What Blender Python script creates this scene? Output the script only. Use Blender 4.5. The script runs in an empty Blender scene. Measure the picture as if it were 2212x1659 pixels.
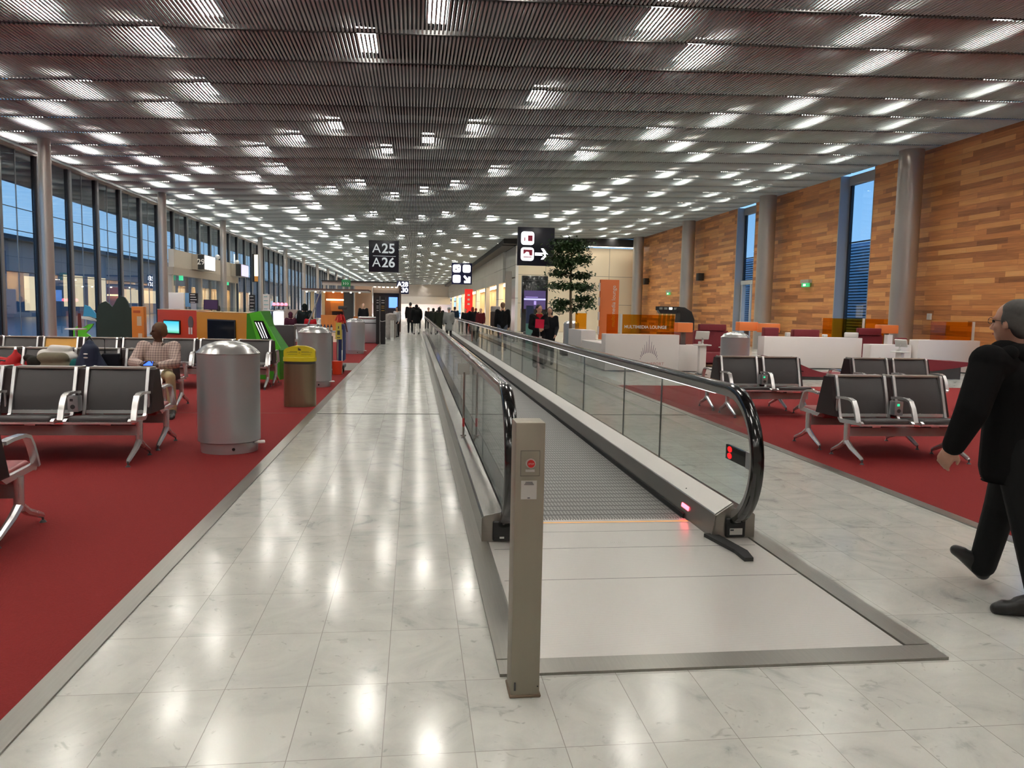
import bpy, bmesh, math, random
import numpy as np
from mathutils import Vector, Matrix
from math import sin, cos, pi, radians, sqrt, atan2

S = bpy.context.scene
COL = S.collection
RND = random.Random(7)

# ---------------------------------------------------------------- camera
cam_data = bpy.data.cameras.new('camera')
cam = bpy.data.objects.new('camera', cam_data)
COL.objects.link(cam)
cam_data.sensor_width = 36.0
cam_data.lens = 1690.0 / 2212.0 * 36.0
cam_data.clip_start = 0.05
cam_data.clip_end = 600
fwd = Vector((0.12409153, 0.98777047, -0.09439702))
upv = Vector((-0.00817568, 0.09614689, 0.99533358))
rgt = fwd.cross(upv).normalized()
upv = rgt.cross(fwd).normalized()
m = Matrix((rgt, upv, -fwd)).transposed().to_4x4()
m.translation = Vector((0, 0, 1.55))
cam.matrix_world = m
S.camera = cam

# ---------------------------------------------------------------- render look
S.view_settings.view_transform = 'Standard'
S.view_settings.look = 'None'
S.view_settings.gamma = 1.0
S.view_settings.use_curve_mapping = False
S.view_settings.exposure = 0.07
S.cycles.max_bounces = 6
S.cycles.diffuse_bounces = 3
S.cycles.glossy_bounces = 3
S.cycles.transmission_bounces = 3
S.cycles.transparent_max_bounces = 14
S.cycles.caustics_reflective = False
S.cycles.caustics_refractive = False
S.cycles.sample_clamp_indirect = 6.0
S.cycles.use_denoising = True

# ---------------------------------------------------------------- world: blue dusk sky
W = bpy.data.worlds.new('dusk_sky')
S.world = W
W.use_nodes = True
nt = W.node_tree
bg = nt.nodes['Background']
geo = nt.nodes.new('ShaderNodeTexCoord')
sep = nt.nodes.new('ShaderNodeSeparateXYZ')
nt.links.new(geo.outputs['Generated'], sep.inputs[0])
ramp = nt.nodes.new('ShaderNodeValToRGB')
ramp.color_ramp.elements[0].position = 0.0
ramp.color_ramp.elements[0].color = (0.33, 0.56, 0.82, 1)
ramp.color_ramp.elements[1].position = 0.35
ramp.color_ramp.elements[1].color = (0.085, 0.33, 0.72, 1)
nt.links.new(sep.outputs['Z'], ramp.inputs[0])
nt.links.new(ramp.outputs[0], bg.inputs[0])
bg.inputs[1].default_value = 1.5

LAMP_POWER = 62.0

# ---------------------------------------------------------------- helpers
def lin(c):
    return tuple((v / 255 / 12.92) if v / 255 <= 0.04045 else ((v / 255 + 0.055) / 1.055) ** 2.4 for v in c)

def M(name, rgb, rough=0.5, metal=0.0, spec=0.5, emit=0.0, noise=0.0, nscale=8.0, bump=0.0, coat=0.0, stretch=None):
    """Principled material from an sRGB colour, with optional procedural mottling and bump."""
    mt = bpy.data.materials.new(name)
    mt.use_nodes = True
    n = mt.node_tree
    b = n.nodes['Principled BSDF']
    c = lin(rgb)
    b.inputs['Base Color'].default_value = (*c, 1)
    b.inputs['Roughness'].default_value = rough
    b.inputs['Metallic'].default_value = metal
    b.inputs['Specular IOR Level'].default_value = spec
    b.inputs['Coat Weight'].default_value = coat
    if emit:
        b.inputs['Emission Color'].default_value = (*c, 1)
        b.inputs['Emission Strength'].default_value = emit
    if noise or bump:
        tc = n.nodes.new('ShaderNodeTexCoord')
        mp = n.nodes.new('ShaderNodeMapping')
        if stretch:
            mp.inputs['Scale'].default_value = stretch
        n.links.new(tc.outputs['Object'], mp.inputs[0])
        nz = n.nodes.new('ShaderNodeTexNoise')
        nz.inputs['Scale'].default_value = nscale
        nz.inputs['Detail'].default_value = 5
        n.links.new(mp.outputs[0], nz.inputs['Vector'])
        if noise:
            mx = n.nodes.new('ShaderNodeMix')
            mx.data_type = 'RGBA'
            mx.inputs[6].default_value = (*[v * (1 - noise) for v in c], 1)
            mx.inputs[7].default_value = (*[min(1, v * (1 + noise)) for v in c], 1)
            n.links.new(nz.outputs['Fac'], mx.inputs[0])
            n.links.new(mx.outputs[2], b.inputs['Base Color'])
        if bump:
            bp = n.nodes.new('ShaderNodeBump')
            bp.inputs['Strength'].default_value = bump
            bp.inputs['Distance'].default_value = 0.01
            n.links.new(nz.outputs['Fac'], bp.inputs['Height'])
            n.links.new(bp.outputs[0], b.inputs['Normal'])
    return mt

def glass_mat(name, tint=(1, 1, 1), ior=1.45, rough=0.0, boost=0.0):
    mt = bpy.data.materials.new(name)
    mt.use_nodes = True
    n = mt.node_tree
    n.nodes.clear()
    out = n.nodes.new('ShaderNodeOutputMaterial')
    mix = n.nodes.new('ShaderNodeMixShader')
    tr = n.nodes.new('ShaderNodeBsdfTransparent')
    tr.inputs[0].default_value = (*tint, 1)
    gl = n.nodes.new('ShaderNodeBsdfGlossy')
    gl.inputs['Roughness'].default_value = rough
    lw = n.nodes.new('ShaderNodeLayerWeight')
    lw.inputs[0].default_value = 0.5
    pw = n.nodes.new('ShaderNodeMath'); pw.operation = 'POWER'; pw.inputs[1].default_value = 5.0
    f0 = ((ior-1)/(ior+1))**2 + boost
    ma = n.nodes.new('ShaderNodeMath'); ma.operation = 'MULTIPLY_ADD'; ma.use_clamp = True
    ma.inputs[1].default_value = 0.95*(1-f0); ma.inputs[2].default_value = f0
    n.links.new(lw.outputs['Facing'], pw.inputs[0])
    n.links.new(pw.outputs[0], ma.inputs[0])
    n.links.new(ma.outputs[0], mix.inputs[0])
    n.links.new(tr.outputs[0], mix.inputs[1])
    n.links.new(gl.outputs[0], mix.inputs[2])
    n.links.new(mix.outputs[0], out.inputs[0])
    return mt

def emit_mat(name, rgb, strength):
    return M(name, rgb, rough=0.6, emit=strength)

class MB:
    """Collects shapes; build() links them as one mesh object."""
    def __init__(s):
        s.v = []; s.f = []; s.mi = []; s.cur = 0; s.sm = []
    def mat(s, i):
        s.cur = i; return s
    def add(s, vs, fs, smooth=False, xf=None):
        o = len(s.v)
        s.v.extend([tuple(xf @ Vector(p)) for p in vs] if xf is not None else [tuple(p) for p in vs])
        for f in fs:
            s.f.append(tuple(i + o for i in f)); s.mi.append(s.cur); s.sm.append(smooth)
        return s
    def box(s, x0, x1, y0, y1, z0, z1, xf=None):
        v = [(x0,y0,z0),(x1,y0,z0),(x1,y1,z0),(x0,y1,z0),(x0,y0,z1),(x1,y0,z1),(x1,y1,z1),(x0,y1,z1)]
        return s.add(v, [(0,3,2,1),(4,5,6,7),(0,1,5,4),(1,2,6,5),(2,3,7,6),(3,0,4,7)], xf=xf)
    def rbox(s, x0, x1, y0, y1, z0, z1, r=0.02, seg=3, xf=None, smooth=True):
        """box with rounded vertical-profile edges (bevelled)."""
        bm = bmesh.new()
        bmesh.ops.create_cube(bm, size=1)
        for v in bm.verts:
            v.co = Vector(((x0+x1)/2 + v.co.x*(x1-x0), (y0+y1)/2 + v.co.y*(y1-y0), (z0+z1)/2 + v.co.z*(z1-z0)))
        bmesh.ops.bevel(bm, geom=bm.edges[:], offset=r, segments=seg, affect='EDGES', profile=0.5)
        bm.verts.index_update()
        s.add([v.co.copy() for v in bm.verts], [[v.index for v in f.verts] for f in bm.faces], smooth, xf)
        bm.free(); return s
    def prism(s, poly, axis, a, b, xf=None, smooth=False):
        """poly: 2-D outline in the two remaining axes (x->(y,z), y->(x,z), z->(x,y)), extruded a..b along axis."""
        n = len(poly)
        def P(p, t):
            return {'x': (t, p[0], p[1]), 'y': (p[0], t, p[1]), 'z': (p[0], p[1], t)}[axis]
        ar = sum(poly[i][0]*poly[(i+1)%n][1] - poly[(i+1)%n][0]*poly[i][1] for i in range(n))
        pl = poly if (ar > 0) != (axis == 'y') else poly[::-1]
        vs = [P(p, a) for p in pl] + [P(p, b) for p in pl]
        s.add(vs, [tuple(range(n))[::-1], tuple(range(n, 2*n))], False, xf)
        o = len(s.v) - 2*n
        for i in range(n):
            j = (i+1) % n
            s.f.append((o+i, o+j, o+n+j, o+n+i)); s.mi.append(s.cur); s.sm.append(smooth)
        return s
    def tube(s, pts, r, n=10, closed=False, caps=True, prof=None, up=Vector((0,0,1)), smooth=True, xf=None):
        """sweep a circle (radius r, or list of radii) or a 2-D profile along pts."""
        P = [Vector(p) for p in pts]; k = len(P)
        vs = []; fs = []
        last = None
        for i in range(k):
            if closed: t = P[(i+1)%k] - P[i-1]
            else: t = P[min(i+1,k-1)] - P[max(i-1,0)]
            t.normalize()
            u = up - t*up.dot(t)
            if u.length < 1e-4:
                u = last if last is not None else (Vector((1,0,0)) - t*t.x)
                u = u - t*u.dot(t)
            u.normalize(); last = u
            w = t.cross(u)
            if prof:
                ring = [P[i] + w*a + u*b for a, b in prof]
            else:
                rr = r[i] if isinstance(r, (list, tuple)) else r
                ring = [P[i] + (w*cos(2*pi*j/n) + u*sin(2*pi*j/n))*rr for j in range(n)]
            vs.extend(ring)
        m = len(prof) if prof else n
        for i in range(k if closed else k-1):
            a = i*m; b = ((i+1) % k)*m
            for j in range(m):
                jj = (j+1) % m
                fs.append((a+j, a+jj, b+jj, b+j))
        if not closed and caps:
            fs.append(tuple(range(m))[::-1]); fs.append(tuple(range((k-1)*m, k*m)))
        return s.add(vs, fs, smooth, xf)
    def cyl(s, x, y, z0, z1, r, r2=None, n=20, xf=None):
        return s.tube([(x,y,z0),(x,y,z1)], [r, r if r2 is None else r2], n, up=Vector((0,1,0)), xf=xf)
    def lathe(s, prof, n=40, c=(0,0), xf=None, sx=1.0, sy=1.0):
        """prof: list of (radius, z) from bottom to top, spun about the vertical through c."""
        vs = []; fs = []; k = len(prof)
        for r, z in prof:
            for j in range(n):
                vs.append((c[0] + sx*r*cos(2*pi*j/n), c[1] + sy*r*sin(2*pi*j/n), z))
        for i in range(k-1):
            for j in range(n):
                jj = (j+1) % n
                fs.append((i*n+j, i*n+jj, (i+1)*n+jj, (i+1)*n+j))
        fs.append(tuple(range(n))[::-1]); fs.append(tuple(range((k-1)*n, k*n)))
        return s.add(vs, fs, True, xf)
    def ball(s, c, r, n=14, m=9, xf=None):
        rx, ry, rz = r if isinstance(r, (tuple, list)) else (r, r, r)
        vs = [(c[0], c[1], c[2]-rz)]; fs = []
        for i in range(1, m):
            a = -pi/2 + pi*i/m
            for j in range(n):
                vs.append((c[0]+rx*cos(a)*cos(2*pi*j/n), c[1]+ry*cos(a)*sin(2*pi*j/n), c[2]+rz*sin(a)))
        vs.append((c[0], c[1], c[2]+rz))
        for j in range(n):
            jj = (j+1) % n
            fs.append((0, 1+jj, 1+j))
            fs.append((len(vs)-1, 1+(m-2)*n+j, 1+(m-2)*n+jj))
            for i in range(m-2):
                fs.append((1+i*n+j, 1+i*n+jj, 1+(i+1)*n+jj, 1+(i+1)*n+j))
        return s.add(vs, fs, True, xf)
    def quad(s, a, b, c, d, xf=None):
        return s.add([a,b,c,d], [(0,1,2,3)], False, xf)
    def build(s, name, mats, parent=None, loc=None, rz=0.0, kind=None, label=None):
        me = bpy.data.meshes.new(name)
        me.from_pydata(s.v, [], s.f)
        if not isinstance(mats, (list, tuple)): mats = [mats]
        for mm in mats: me.materials.append(mm)
        me.polygons.foreach_set('material_index', s.mi)
        me.polygons.foreach_set('use_smooth', s.sm)
        if any(s.sm):
            try: me.set_sharp_from_angle(angle=radians(38))
            except Exception: pass
        me.update()
        o = bpy.data.objects.new(name, me)
        COL.objects.link(o)
        if parent is not None: o.parent = parent
        if loc is not None: o.location = loc
        if rz: o.rotation_euler = (0, 0, rz)
        if kind: o['kind'] = kind
        if label: o['label'] = label
        return o

def tag(o, label, cat, group=None, kind=None):
    o['label'] = label; o['category'] = cat
    if group: o['group'] = group
    if kind: o['kind'] = kind
    return o

def thing(name, label, cat, loc=(0,0,0), rz=0.0, group=None):
    o = bpy.data.objects.new(name, None)
    o.empty_display_size = 0.2
    COL.objects.link(o)
    o.location = loc; o.rotation_euler = (0,0,rz)
    return tag(o, label, cat, group)

def copy_tree(o, parent=None):
    c = o.copy(); COL.objects.link(c)
    if parent is not None: c.parent = parent
    for ch in list(o.children): copy_tree(ch, c)
    return c

def text_mesh(txt, size, depth=0.004, bold=False, align='CENTER', space=1.0):
    """lettering as (verts, faces) in the XZ plane facing -Y, centred on the origin."""
    cu = bpy.data.curves.new('txt', 'FONT')
    cu.body = txt; cu.size = size; cu.extrude = depth/2
    cu.align_x = align; cu.align_y = 'CENTER'; cu.space_character = space
    cu.resolution_u = 4
    if bold: cu.offset = size*0.018
    ob = bpy.data.objects.new('txt', cu)
    COL.objects.link(ob)
    dg = bpy.context.evaluated_depsgraph_get(); dg.update()
    me = bpy.data.meshes.new_from_object(ob.evaluated_get(dg))
    vs = [(v.co.x, -v.co.z, v.co.y) for v in me.vertices]
    fs = [tuple(p.vertices) for p in me.polygons]
    bpy.data.objects.remove(ob); bpy.data.curves.remove(cu); bpy.data.meshes.remove(me)
    return vs, fs

def rot(ax, ang, at=(0,0,0)):
    a = Vector(at)
    return Matrix.Translation(a) @ Matrix.Rotation(ang, 4, ax) @ Matrix.Translation(-a)

def TR(x, y, z, rz=0.0, rx=0.0, ry=0.0, s=1.0):
    return Matrix.Translation((x,y,z)) @ Matrix.Rotation(rz,4,'Z') @ Matrix.Rotation(ry,4,'Y') @ Matrix.Rotation(rx,4,'X') @ Matrix.Scale(s,4)

def ceil_z(x):
    return 6.4 + 0.031*(x - 1.6)

# ---------------------------------------------------------------- shared materials
steel = M('brushed_steel', (168,164,156), 0.33, 1.0, noise=0.08, nscale=3, stretch=(1,1,40))
steel_floor = M('floor_trim_steel', (168,166,158), 0.3, 0.9, noise=0.12, nscale=2.5, stretch=(30,1,1))
chrome = M('polished_aluminium', (236,236,236), 0.24, 0.7)
grey_paint = M('silver_grey_paint', (190,193,196), 0.3, 0.6, noise=0.05, nscale=2)
black_gloss = M('black_rubber_gloss', (14,14,14), 0.16, 0.0, coat=0.4)
black_matt = M('black_plastic', (22,22,23), 0.45)
dark_grey = M('dark_grey_plastic', (60,60,62), 0.5)
white_lam = M('white_laminate', (228,222,216), 0.35, noise=0.02, nscale=1.5)
white_pl = M('white_plastic', (232,230,224), 0.35)
clear_glass = glass_mat('clear_glass', (0.93,0.96,0.95), 1.35)
# ================================================================ THE SETTING
def struct(mb, name, mats, parent=None, **k):
    o = mb.build(name, mats, parent, **k)
    if parent is None: o['kind'] = 'structure'
    return o

def marble():
    mt = bpy.data.materials.new('marble_tiles'); mt.use_nodes = True
    n = mt.node_tree; L = n.links; b = n.nodes['Principled BSDF']
    tc = n.nodes.new('ShaderNodeTexCoord')
    mp = n.nodes.new('ShaderNodeMapping'); mp.inputs['Location'].default_value = (0.425, -0.47, 0)
    L.new(tc.outputs['Object'], mp.inputs[0])
    br = n.nodes.new('ShaderNodeTexBrick')
    br.offset = 0.0; br.squash = 1.0
    br.inputs['Scale'].default_value = 1.0
    br.inputs['Brick Width'].default_value = 0.324
    br.inputs['Row Height'].default_value = 0.535
    br.inputs['Mortar Size'].default_value = 0.0017
    br.inputs['Mortar Smooth'].default_value = 0.3
    br.inputs['Bias'].default_value = 0.0
    br.inputs['Color1'].default_value = (0.38, 0.38, 0.38, 1)
    br.inputs['Color2'].default_value = (0.60, 0.60, 0.60, 1)
    br.inputs['Mortar'].default_value = (0.46, 0.46, 0.46, 1)
    L.new(mp.outputs[0], br.inputs['Vector'])
    # each tile samples its own stretch of veining
    off = n.nodes.new('ShaderNodeVectorMath'); off.operation = 'MULTIPLY_ADD'
    L.new(br.outputs['Color'], off.inputs[0])
    off.inputs[1].default_value = (23, 31, 11)
    L.new(tc.outputs['Object'], off.inputs[2])
    nz = n.nodes.new('ShaderNodeTexNoise'); nz.inputs['Scale'].default_value = 2.4
    nz.inputs['Detail'].default_value = 8; nz.inputs['Roughness'].default_value = 0.62; nz.inputs['Distortion'].default_value = 1.6
    L.new(off.outputs[0], nz.inputs['Vector'])
    vr = n.nodes.new('ShaderNodeValToRGB')
    e = vr.color_ramp.elements
    e[0].position = 0.30; e[0].color = (0.44, 0.45, 0.42, 1)
    e[1].position = 0.60; e[1].color = (0.665, 0.665, 0.61, 1)
    x = e.new(0.40); x.color = (0.59, 0.595, 0.55, 1)
    L.new(nz.outputs['Fac'], vr.inputs[0])
    mx = n.nodes.new('ShaderNodeMix'); mx.data_type = 'RGBA'; mx.blend_type = 'SOFT_LIGHT'; mx.inputs[0].default_value = 0.42
    L.new(vr.outputs[0], mx.inputs[6]); L.new(br.outputs['Color'], mx.inputs[7])
    # fine dark specks and hairline veins
    w = n.nodes.new('ShaderNodeTexNoise'); w.inputs['Scale'].default_value = 9; w.inputs['Detail'].default_value = 6; w.inputs['Distortion'].default_value = 2.5
    L.new(off.outputs[0], w.inputs['Vector'])
    wr = n.nodes.new('ShaderNodeValToRGB'); q = wr.color_ramp.elements
    q[0].position = 0.27; q[0].color = (0.66, 0.66, 0.65, 1); q[1].position = 0.36; q[1].color = (1, 1, 1, 1)
    L.new(w.outputs['Fac'], wr.inputs[0])
    mm = n.nodes.new('ShaderNodeMix'); mm.data_type = 'RGBA'; mm.blend_type = 'MULTIPLY'; mm.inputs[0].default_value = 0.8
    L.new(mx.outputs[2], mm.inputs[6]); L.new(wr.outputs[0], mm.inputs[7])
    jt = n.nodes.new('ShaderNodeMix'); jt.data_type = 'RGBA'
    jt.inputs[7].default_value = (0.34, 0.325, 0.29, 1)
    L.new(br.outputs['Fac'], jt.inputs[0]); L.new(mm.outputs[2], jt.inputs[6])
    L.new(jt.outputs[2], b.inputs['Base Color'])
    rr = n.nodes.new('ShaderNodeMapRange'); rr.inputs[3].default_value = 0.09; rr.inputs[4].default_value = 0.2
    L.new(nz.outputs['Fac'], rr.inputs[0]); L.new(rr.outputs[0], b.inputs['Roughness'])
    return mt

marble_m = marble()
MB().box(-11.6, 16.3, -10, 200, -0.3, 0).build('floor', marble_m, kind='structure')

carpet_m = M('red_carpet', (129,44,44), 0.95, 0, spec=0.1, noise=0.10, nscale=90, bump=0.35)
MB().box(-11.45, -1.5, -10, 19.3, 0, 0.006).box(-11.45, -1.5, 21.9, 34.6, 0, 0.006).build('floor_carpet_left', carpet_m, kind='structure')
MB().box(4.26, 16.15, -10, 16.1, 0, 0.006).build('floor_carpet_right', carpet_m, kind='structure')
MB().box(-11.45, -1.5, 19.3, 21.9, 0, 0.005).build('floor_mat_left', M('grey_entrance_mat', (128,124,116), 0.7, noise=0.12, nscale=30), kind='structure')
MB().box(-1.5, -1.392, -10, 60, 0, 0.009).build('trim_1', steel_floor, kind='structure')
MB().box(4.152, 4.26, -10, 60, 0, 0.009).build('trim_2', steel_floor, kind='structure')
jm = M('joint_rubber', (70,68,66), 0.6)
MB().box(-1.39, 0.37, 11.445, 11.475, 0, 0.0045).box(2.39, 4.15, 11.445, 11.475, 0, 0.0045).build('trim_3', jm, kind='structure')
jr = M('joint_red', (120,62,58), 0.7)
MB().box(-11.4, -1.5, 11.45, 11.47, 0.006, 0.0085).box(4.26, 16.1, 11.45, 11.47, 0.006, 0.0085).build('trim_4', jr, kind='structure')

# ---- slatted ceiling: rows of thin metal slats with open seams between the rows
slat_m = M('ceiling_slat_metal', (188,198,200), 0.45, 0.15)
bar_m = M('ceiling_carrier', (40,39,39), 0.55, 0.2)
void_m = M('ceiling_void', (26,27,30), 0.9)
MOD = 1.68; Y0 = 14.48
def slats():
    pitch, w, t, gap = 0.072, 0.035, 0.030, 0.15
    xs = np.arange(-11.3, 16.1, pitch)
    V = []; F = []
    base = np.array([(0,0,0),(1,0,0),(1,1,0),(0,1,0),(0,0,1),(1,0,1),(1,1,1),(0,1,1)], float)
    quads = np.array([(0,3,2,1),(4,5,6,7),(0,1,5,4),(1,2,6,5),(2,3,7,6),(3,0,4,7)])
    o = 0
    for k in range(-15, 90):
        ya, yb = Y0 + MOD*k + gap/2, Y0 + MOD*(k+1) - gap/2
        x = xs if yb < 57 else xs[xs < 7.1]
        n = len(x)
        v = np.repeat(base[None], n, 0)
        v[:,:,0] = x[:,None] + v[:,:,0]*w
        v[:,:,1] = ya + v[:,:,1]*(yb-ya)
        v[:,:,2] = (6.4 + 0.031*(x-1.6))[:,None] + v[:,:,2]*t
        V.append(v.reshape(-1,3))
        F.append((quads[None] + (np.arange(n)*8)[:,None,None] + o).reshape(-1,4))
        o += 8*n
    V = np.concatenate(V).astype(np.float32); F = np.concatenate(F).astype(np.int32)
    me = bpy.data.meshes.new('ceiling')
    me.vertices.add(len(V)); me.vertices.foreach_set('co', V.ravel())
    me.loops.add(F.size); me.loops.foreach_set('vertex_index', F.ravel())
    me.polygons.add(len(F)); me.polygons.foreach_set('loop_start', np.arange(0, F.size, 4, dtype=np.int32))
    me.polygons.foreach_set('loop_total', np.full(len(F), 4, dtype=np.int32))
    me.materials.append(slat_m)
    me.update(calc_edges=True)
    ob = bpy.data.objects.new('ceiling', me); COL.objects.link(ob); ob['kind'] = 'structure'
slats()
b = MB()
for k in range(-15, 91):
    y = Y0 + MOD*k
    x1 = 16.1 if y < 57 else 7.1
    b.add([(-11.3,y-0.02,ceil_z(-11.3)+0.012),(x1,y-0.02,ceil_z(x1)+0.012),(x1,y+0.02,ceil_z(x1)+0.012),(-11.3,y+0.02,ceil_z(-11.3)+0.012),
           (-11.3,y-0.02,ceil_z(-11.3)+0.09),(x1,y-0.02,ceil_z(x1)+0.09),(x1,y+0.02,ceil_z(x1)+0.09),(-11.3,y+0.02,ceil_z(-11.3)+0.09)],
          [(0,3,2,1),(4,5,6,7),(0,1,5,4),(1,2,6,5),(2,3,7,6),(3,0,4,7)])
b.build('ceiling_carriers', bar_m, kind='structure')
b = MB().box(-11.8, 16.5, -10.4, 166, 7.95, 8.15)
for x in (-9.0, -4.6, -1.2, 2.6, 6.4, 10.9, 14.2):           # ducts and pipes in the void
    b.tube([(x, -10, 7.45), (x, 165, 7.45)], 0.22, 8)
for k in range(0, 34):
    b.box(-11.4, 16, 5*k - 9.6, 5*k - 9.35, 7.55, 7.9)
b.build('ceiling_deck', void_m, kind='structure')

# ---- ceiling lights, on a regular grid above the slats
XS = [-10.88+1.245*i for i in range(21)]
ROWS = {0:(0,2,4), 1:(1,3,5), 2:(0,2,4), 3:(3,), 4:(0,4), 5:(1,3), 6:(0,), 7:(5,), 8:(1,), 9:(0,), 10:(5,), 11:(3,),
        12:(0,), 13:(1,), 14:(5,), 15:(0,4), 16:(1,3), 17:(0,4), 18:(3,), 19:(0,2,4), 20:(1,3,5)}
house_m = M('lamp_housing', (40,40,42), 0.5)
lamp_m = emit_mat('lamp_diffuser', (255,250,240), LAMP_POWER)
def lamp_shape(b, x, y, z):
    hw, hl, h = 0.17, 0.70, 0.02
    b.mat(0)
    b.box(x-hw-0.012, x-hw, y-hl, y+hl, z, z+h).box(x+hw, x+hw+0.012, y-hl, y+hl, z, z+h)
    b.box(x-hw-0.012, x+hw+0.012, y-hl-0.012, y-hl, z, z+h).box(x-hw-0.012, x+hw+0.012, y+hl, y+hl+0.012, z, z+h)
    b.box(x-hw-0.012, x+hw+0.012, y-hl-0.012, y+hl+0.012, z+h, z+h+0.04)
    b.mat(1).quad((x-hw,y-hl,z+h-0.004),(x-hw,y+hl,z+h-0.004),(x+hw,y+hl,z+h-0.004),(x+hw,y-hl,z+h-0.004))
    return b
LAMP_LIFT = 0.16
spots = []
for k in range(-14, 89):
    for i, rows in ROWS.items():
        x, y = XS[i], Y0 + MOD*(k + 0.5)
        if (k + 1) % 6 in rows and not (y > 56 and x > 6.8):
            spots.append((y, x))
spots.sort()
show = [p for p in spots if p[0] > 12.0][:300]
rest = [p for p in spots if p not in set(show)]
proto = None
for y, x in show:
    if proto is None:
        proto = lamp_shape(MB(), 0, 0, 0).build('ceiling_light', [house_m, lamp_m])
        tag(proto, 'white linear light glowing above the open metal ceiling slats', 'ceiling light', 'lights above the slatted ceiling')
        o = proto
    else:
        o = proto.copy(); COL.objects.link(o)
    o.location = (x, y, ceil_z(x) + LAMP_LIFT)
b = MB()
for y, x in rest: lamp_shape(b, x, y, ceil_z(x) + LAMP_LIFT)
o = b.build('ceiling_lights_rest', [house_m, lamp_m])  # also holds unseen rows behind the camera, put in to light the foreground
tag(o, 'many small white lights above the slats far off and unseen behind the camera', 'ceiling lights', 'lights above the slatted ceiling', 'stuff')

# ---- right side wall of oak planks, with narrow full-height windows
def planks():
    mt = bpy.data.materials.new('oak_planks'); mt.use_nodes = True
    n = mt.node_tree; L = n.links; b = n.nodes['Principled BSDF']
    tc = n.nodes.new('ShaderNodeTexCoord'); sp = n.nodes.new('ShaderNodeSeparateXYZ'); cb = n.nodes.new('ShaderNodeCombineXYZ')
    L.new(tc.outputs['Object'], sp.inputs[0]); L.new(sp.outputs['Y'], cb.inputs['X']); L.new(sp.outputs['Z'], cb.inputs['Y'])
    def brick(w, h, off, seed):
        mp = n.nodes.new('ShaderNodeMapping'); mp.inputs['Location'].default_value = (seed, seed*0.37, 0)
        L.new(cb.outputs[0], mp.inputs[0])
        br = n.nodes.new('ShaderNodeTexBrick'); br.offset = off; br.offset_frequency = 2; br.squash = 0.6; br.squash_frequency = 3
        for k, v in (('Scale',1.0),('Brick Width',w),('Row Height',h),('Mortar Size',0.003),('Bias',0.0)): br.inputs[k].default_value = v
        br.inputs['Color1'].default_value = (0,0,0,1); br.inputs['Color2'].default_value = (1,1,1,1); br.inputs['Mortar'].default_value = (0.1,0.1,0.1,1)
        L.new(mp.outputs[0], br.inputs['Vector']); return br
    b1 = brick(2.1, 0.155, 0.37, 3.1)
    b2 = brick(2.7, 0.155, 0.61, 3.1)
    av = n.nodes.new('ShaderNodeMix'); av.data_type = 'RGBA'; av.inputs[0].default_value = 0.22
    L.new(b1.outputs['Color'], av.inputs[6]); L.new(b2.outputs['Color'], av.inputs[7])
    mp = n.nodes.new('ShaderNodeMapping'); mp.inputs['Scale'].default_value = (0.7, 11, 1)
    L.new(cb.outputs[0], mp.inputs[0])
    ad = n.nodes.new('ShaderNodeVectorMath'); ad.operation = 'MULTIPLY_ADD'; ad.inputs[1].default_value = (19, 37, 13)
    L.new(av.outputs[2], ad.inputs[0]); L.new(mp.outputs[0], ad.inputs[2])
    nz = n.nodes.new('ShaderNodeTexNoise'); nz.inputs['Scale'].default_value = 1.6; nz.inputs['Detail'].default_value = 7; nz.inputs['Distortion'].default_value = 0.6
    L.new(ad.outputs[0], nz.inputs['Vector'])
    mx = n.nodes.new('ShaderNodeMix'); mx.data_type = 'RGBA'; mx.inputs[0].default_value = 0.38
    L.new(av.outputs[2], mx.inputs[6]); L.new(nz.outputs['Fac'], mx.inputs[7])
    r = n.nodes.new('ShaderNodeValToRGB'); e = r.color_ramp.elements
    e[0].position = 0.10; e[0].color = (*lin((104,62,38)),1); e[1].position = 0.95; e[1].color = (*lin((244,200,136)),1)
    for p, c in ((0.30,(166,104,60)),(0.52,(216,144,86)),(0.72,(236,172,106))): e.new(p).color = (*lin(c),1)
    L.new(mx.outputs[2], r.inputs[0]); L.new(r.outputs[0], b.inputs['Base Color'])
    b.inputs['Roughness'].default_value = 0.42
    return mt
wood_m = planks()
WINS = [(16.9,19.2),(26.6,28.9),(36.4,38.6)]
b = MB(); y = -10.0
for a, c in WINS + [(56.5, None)]:
    b.box(16.2, 16.7, y, a, 0, 6.9)
    y = c
b.build('wall_right', wood_m, kind='structure')
frame_m = M('blue_grey_window_frame', (176,176,178), 0.5, 0.0)
framedk_m = M('dark_window_gasket', (38,44,54), 0.5)
pane_m = glass_mat('window_glass', (0.86,0.92,0.96), 1.55, boost=0.03)
for i, (a, c) in enumerate(WINS):
    f = MB().box(16.19, 16.72, c-0.05, c, 0, 6.9).box(16.19, 16.72, a, a+0.03, 0, 6.9).box(16.55, 16.72, a+0.03, c-0.05, 6.55, 6.9)
    f.box(16.6, 16.72, a+0.03, c-0.05, 0, 0.08)
    f.mat(1).box(16.6, 16.7, c-0.16, c-0.05, 0.08, 6.55).box(16.62, 16.7, a+0.03, a+0.10, 0.08, 6.55).box(16.64, 16.68, a+0.03, c-0.05, 4.35, 4.40)
    if i == 2:
        f.mat(2).box(16.5, 16.7, a+0.1, c-0.1, 3.05, 3.25).box(16.5, 16.7, a+0.85, a+0.97, 0, 3.05).box(16.5, 16.7, c-0.3, c-0.16, 0, 3.05)
    w = f.build('window_%d' % (i+1), [frame_m, framedk_m, white_pl], kind='structure')
    MB().box(16.655, 16.667, a+0.03, c-0.05, 0.08, 6.55).build('pane', pane_m, w)

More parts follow.
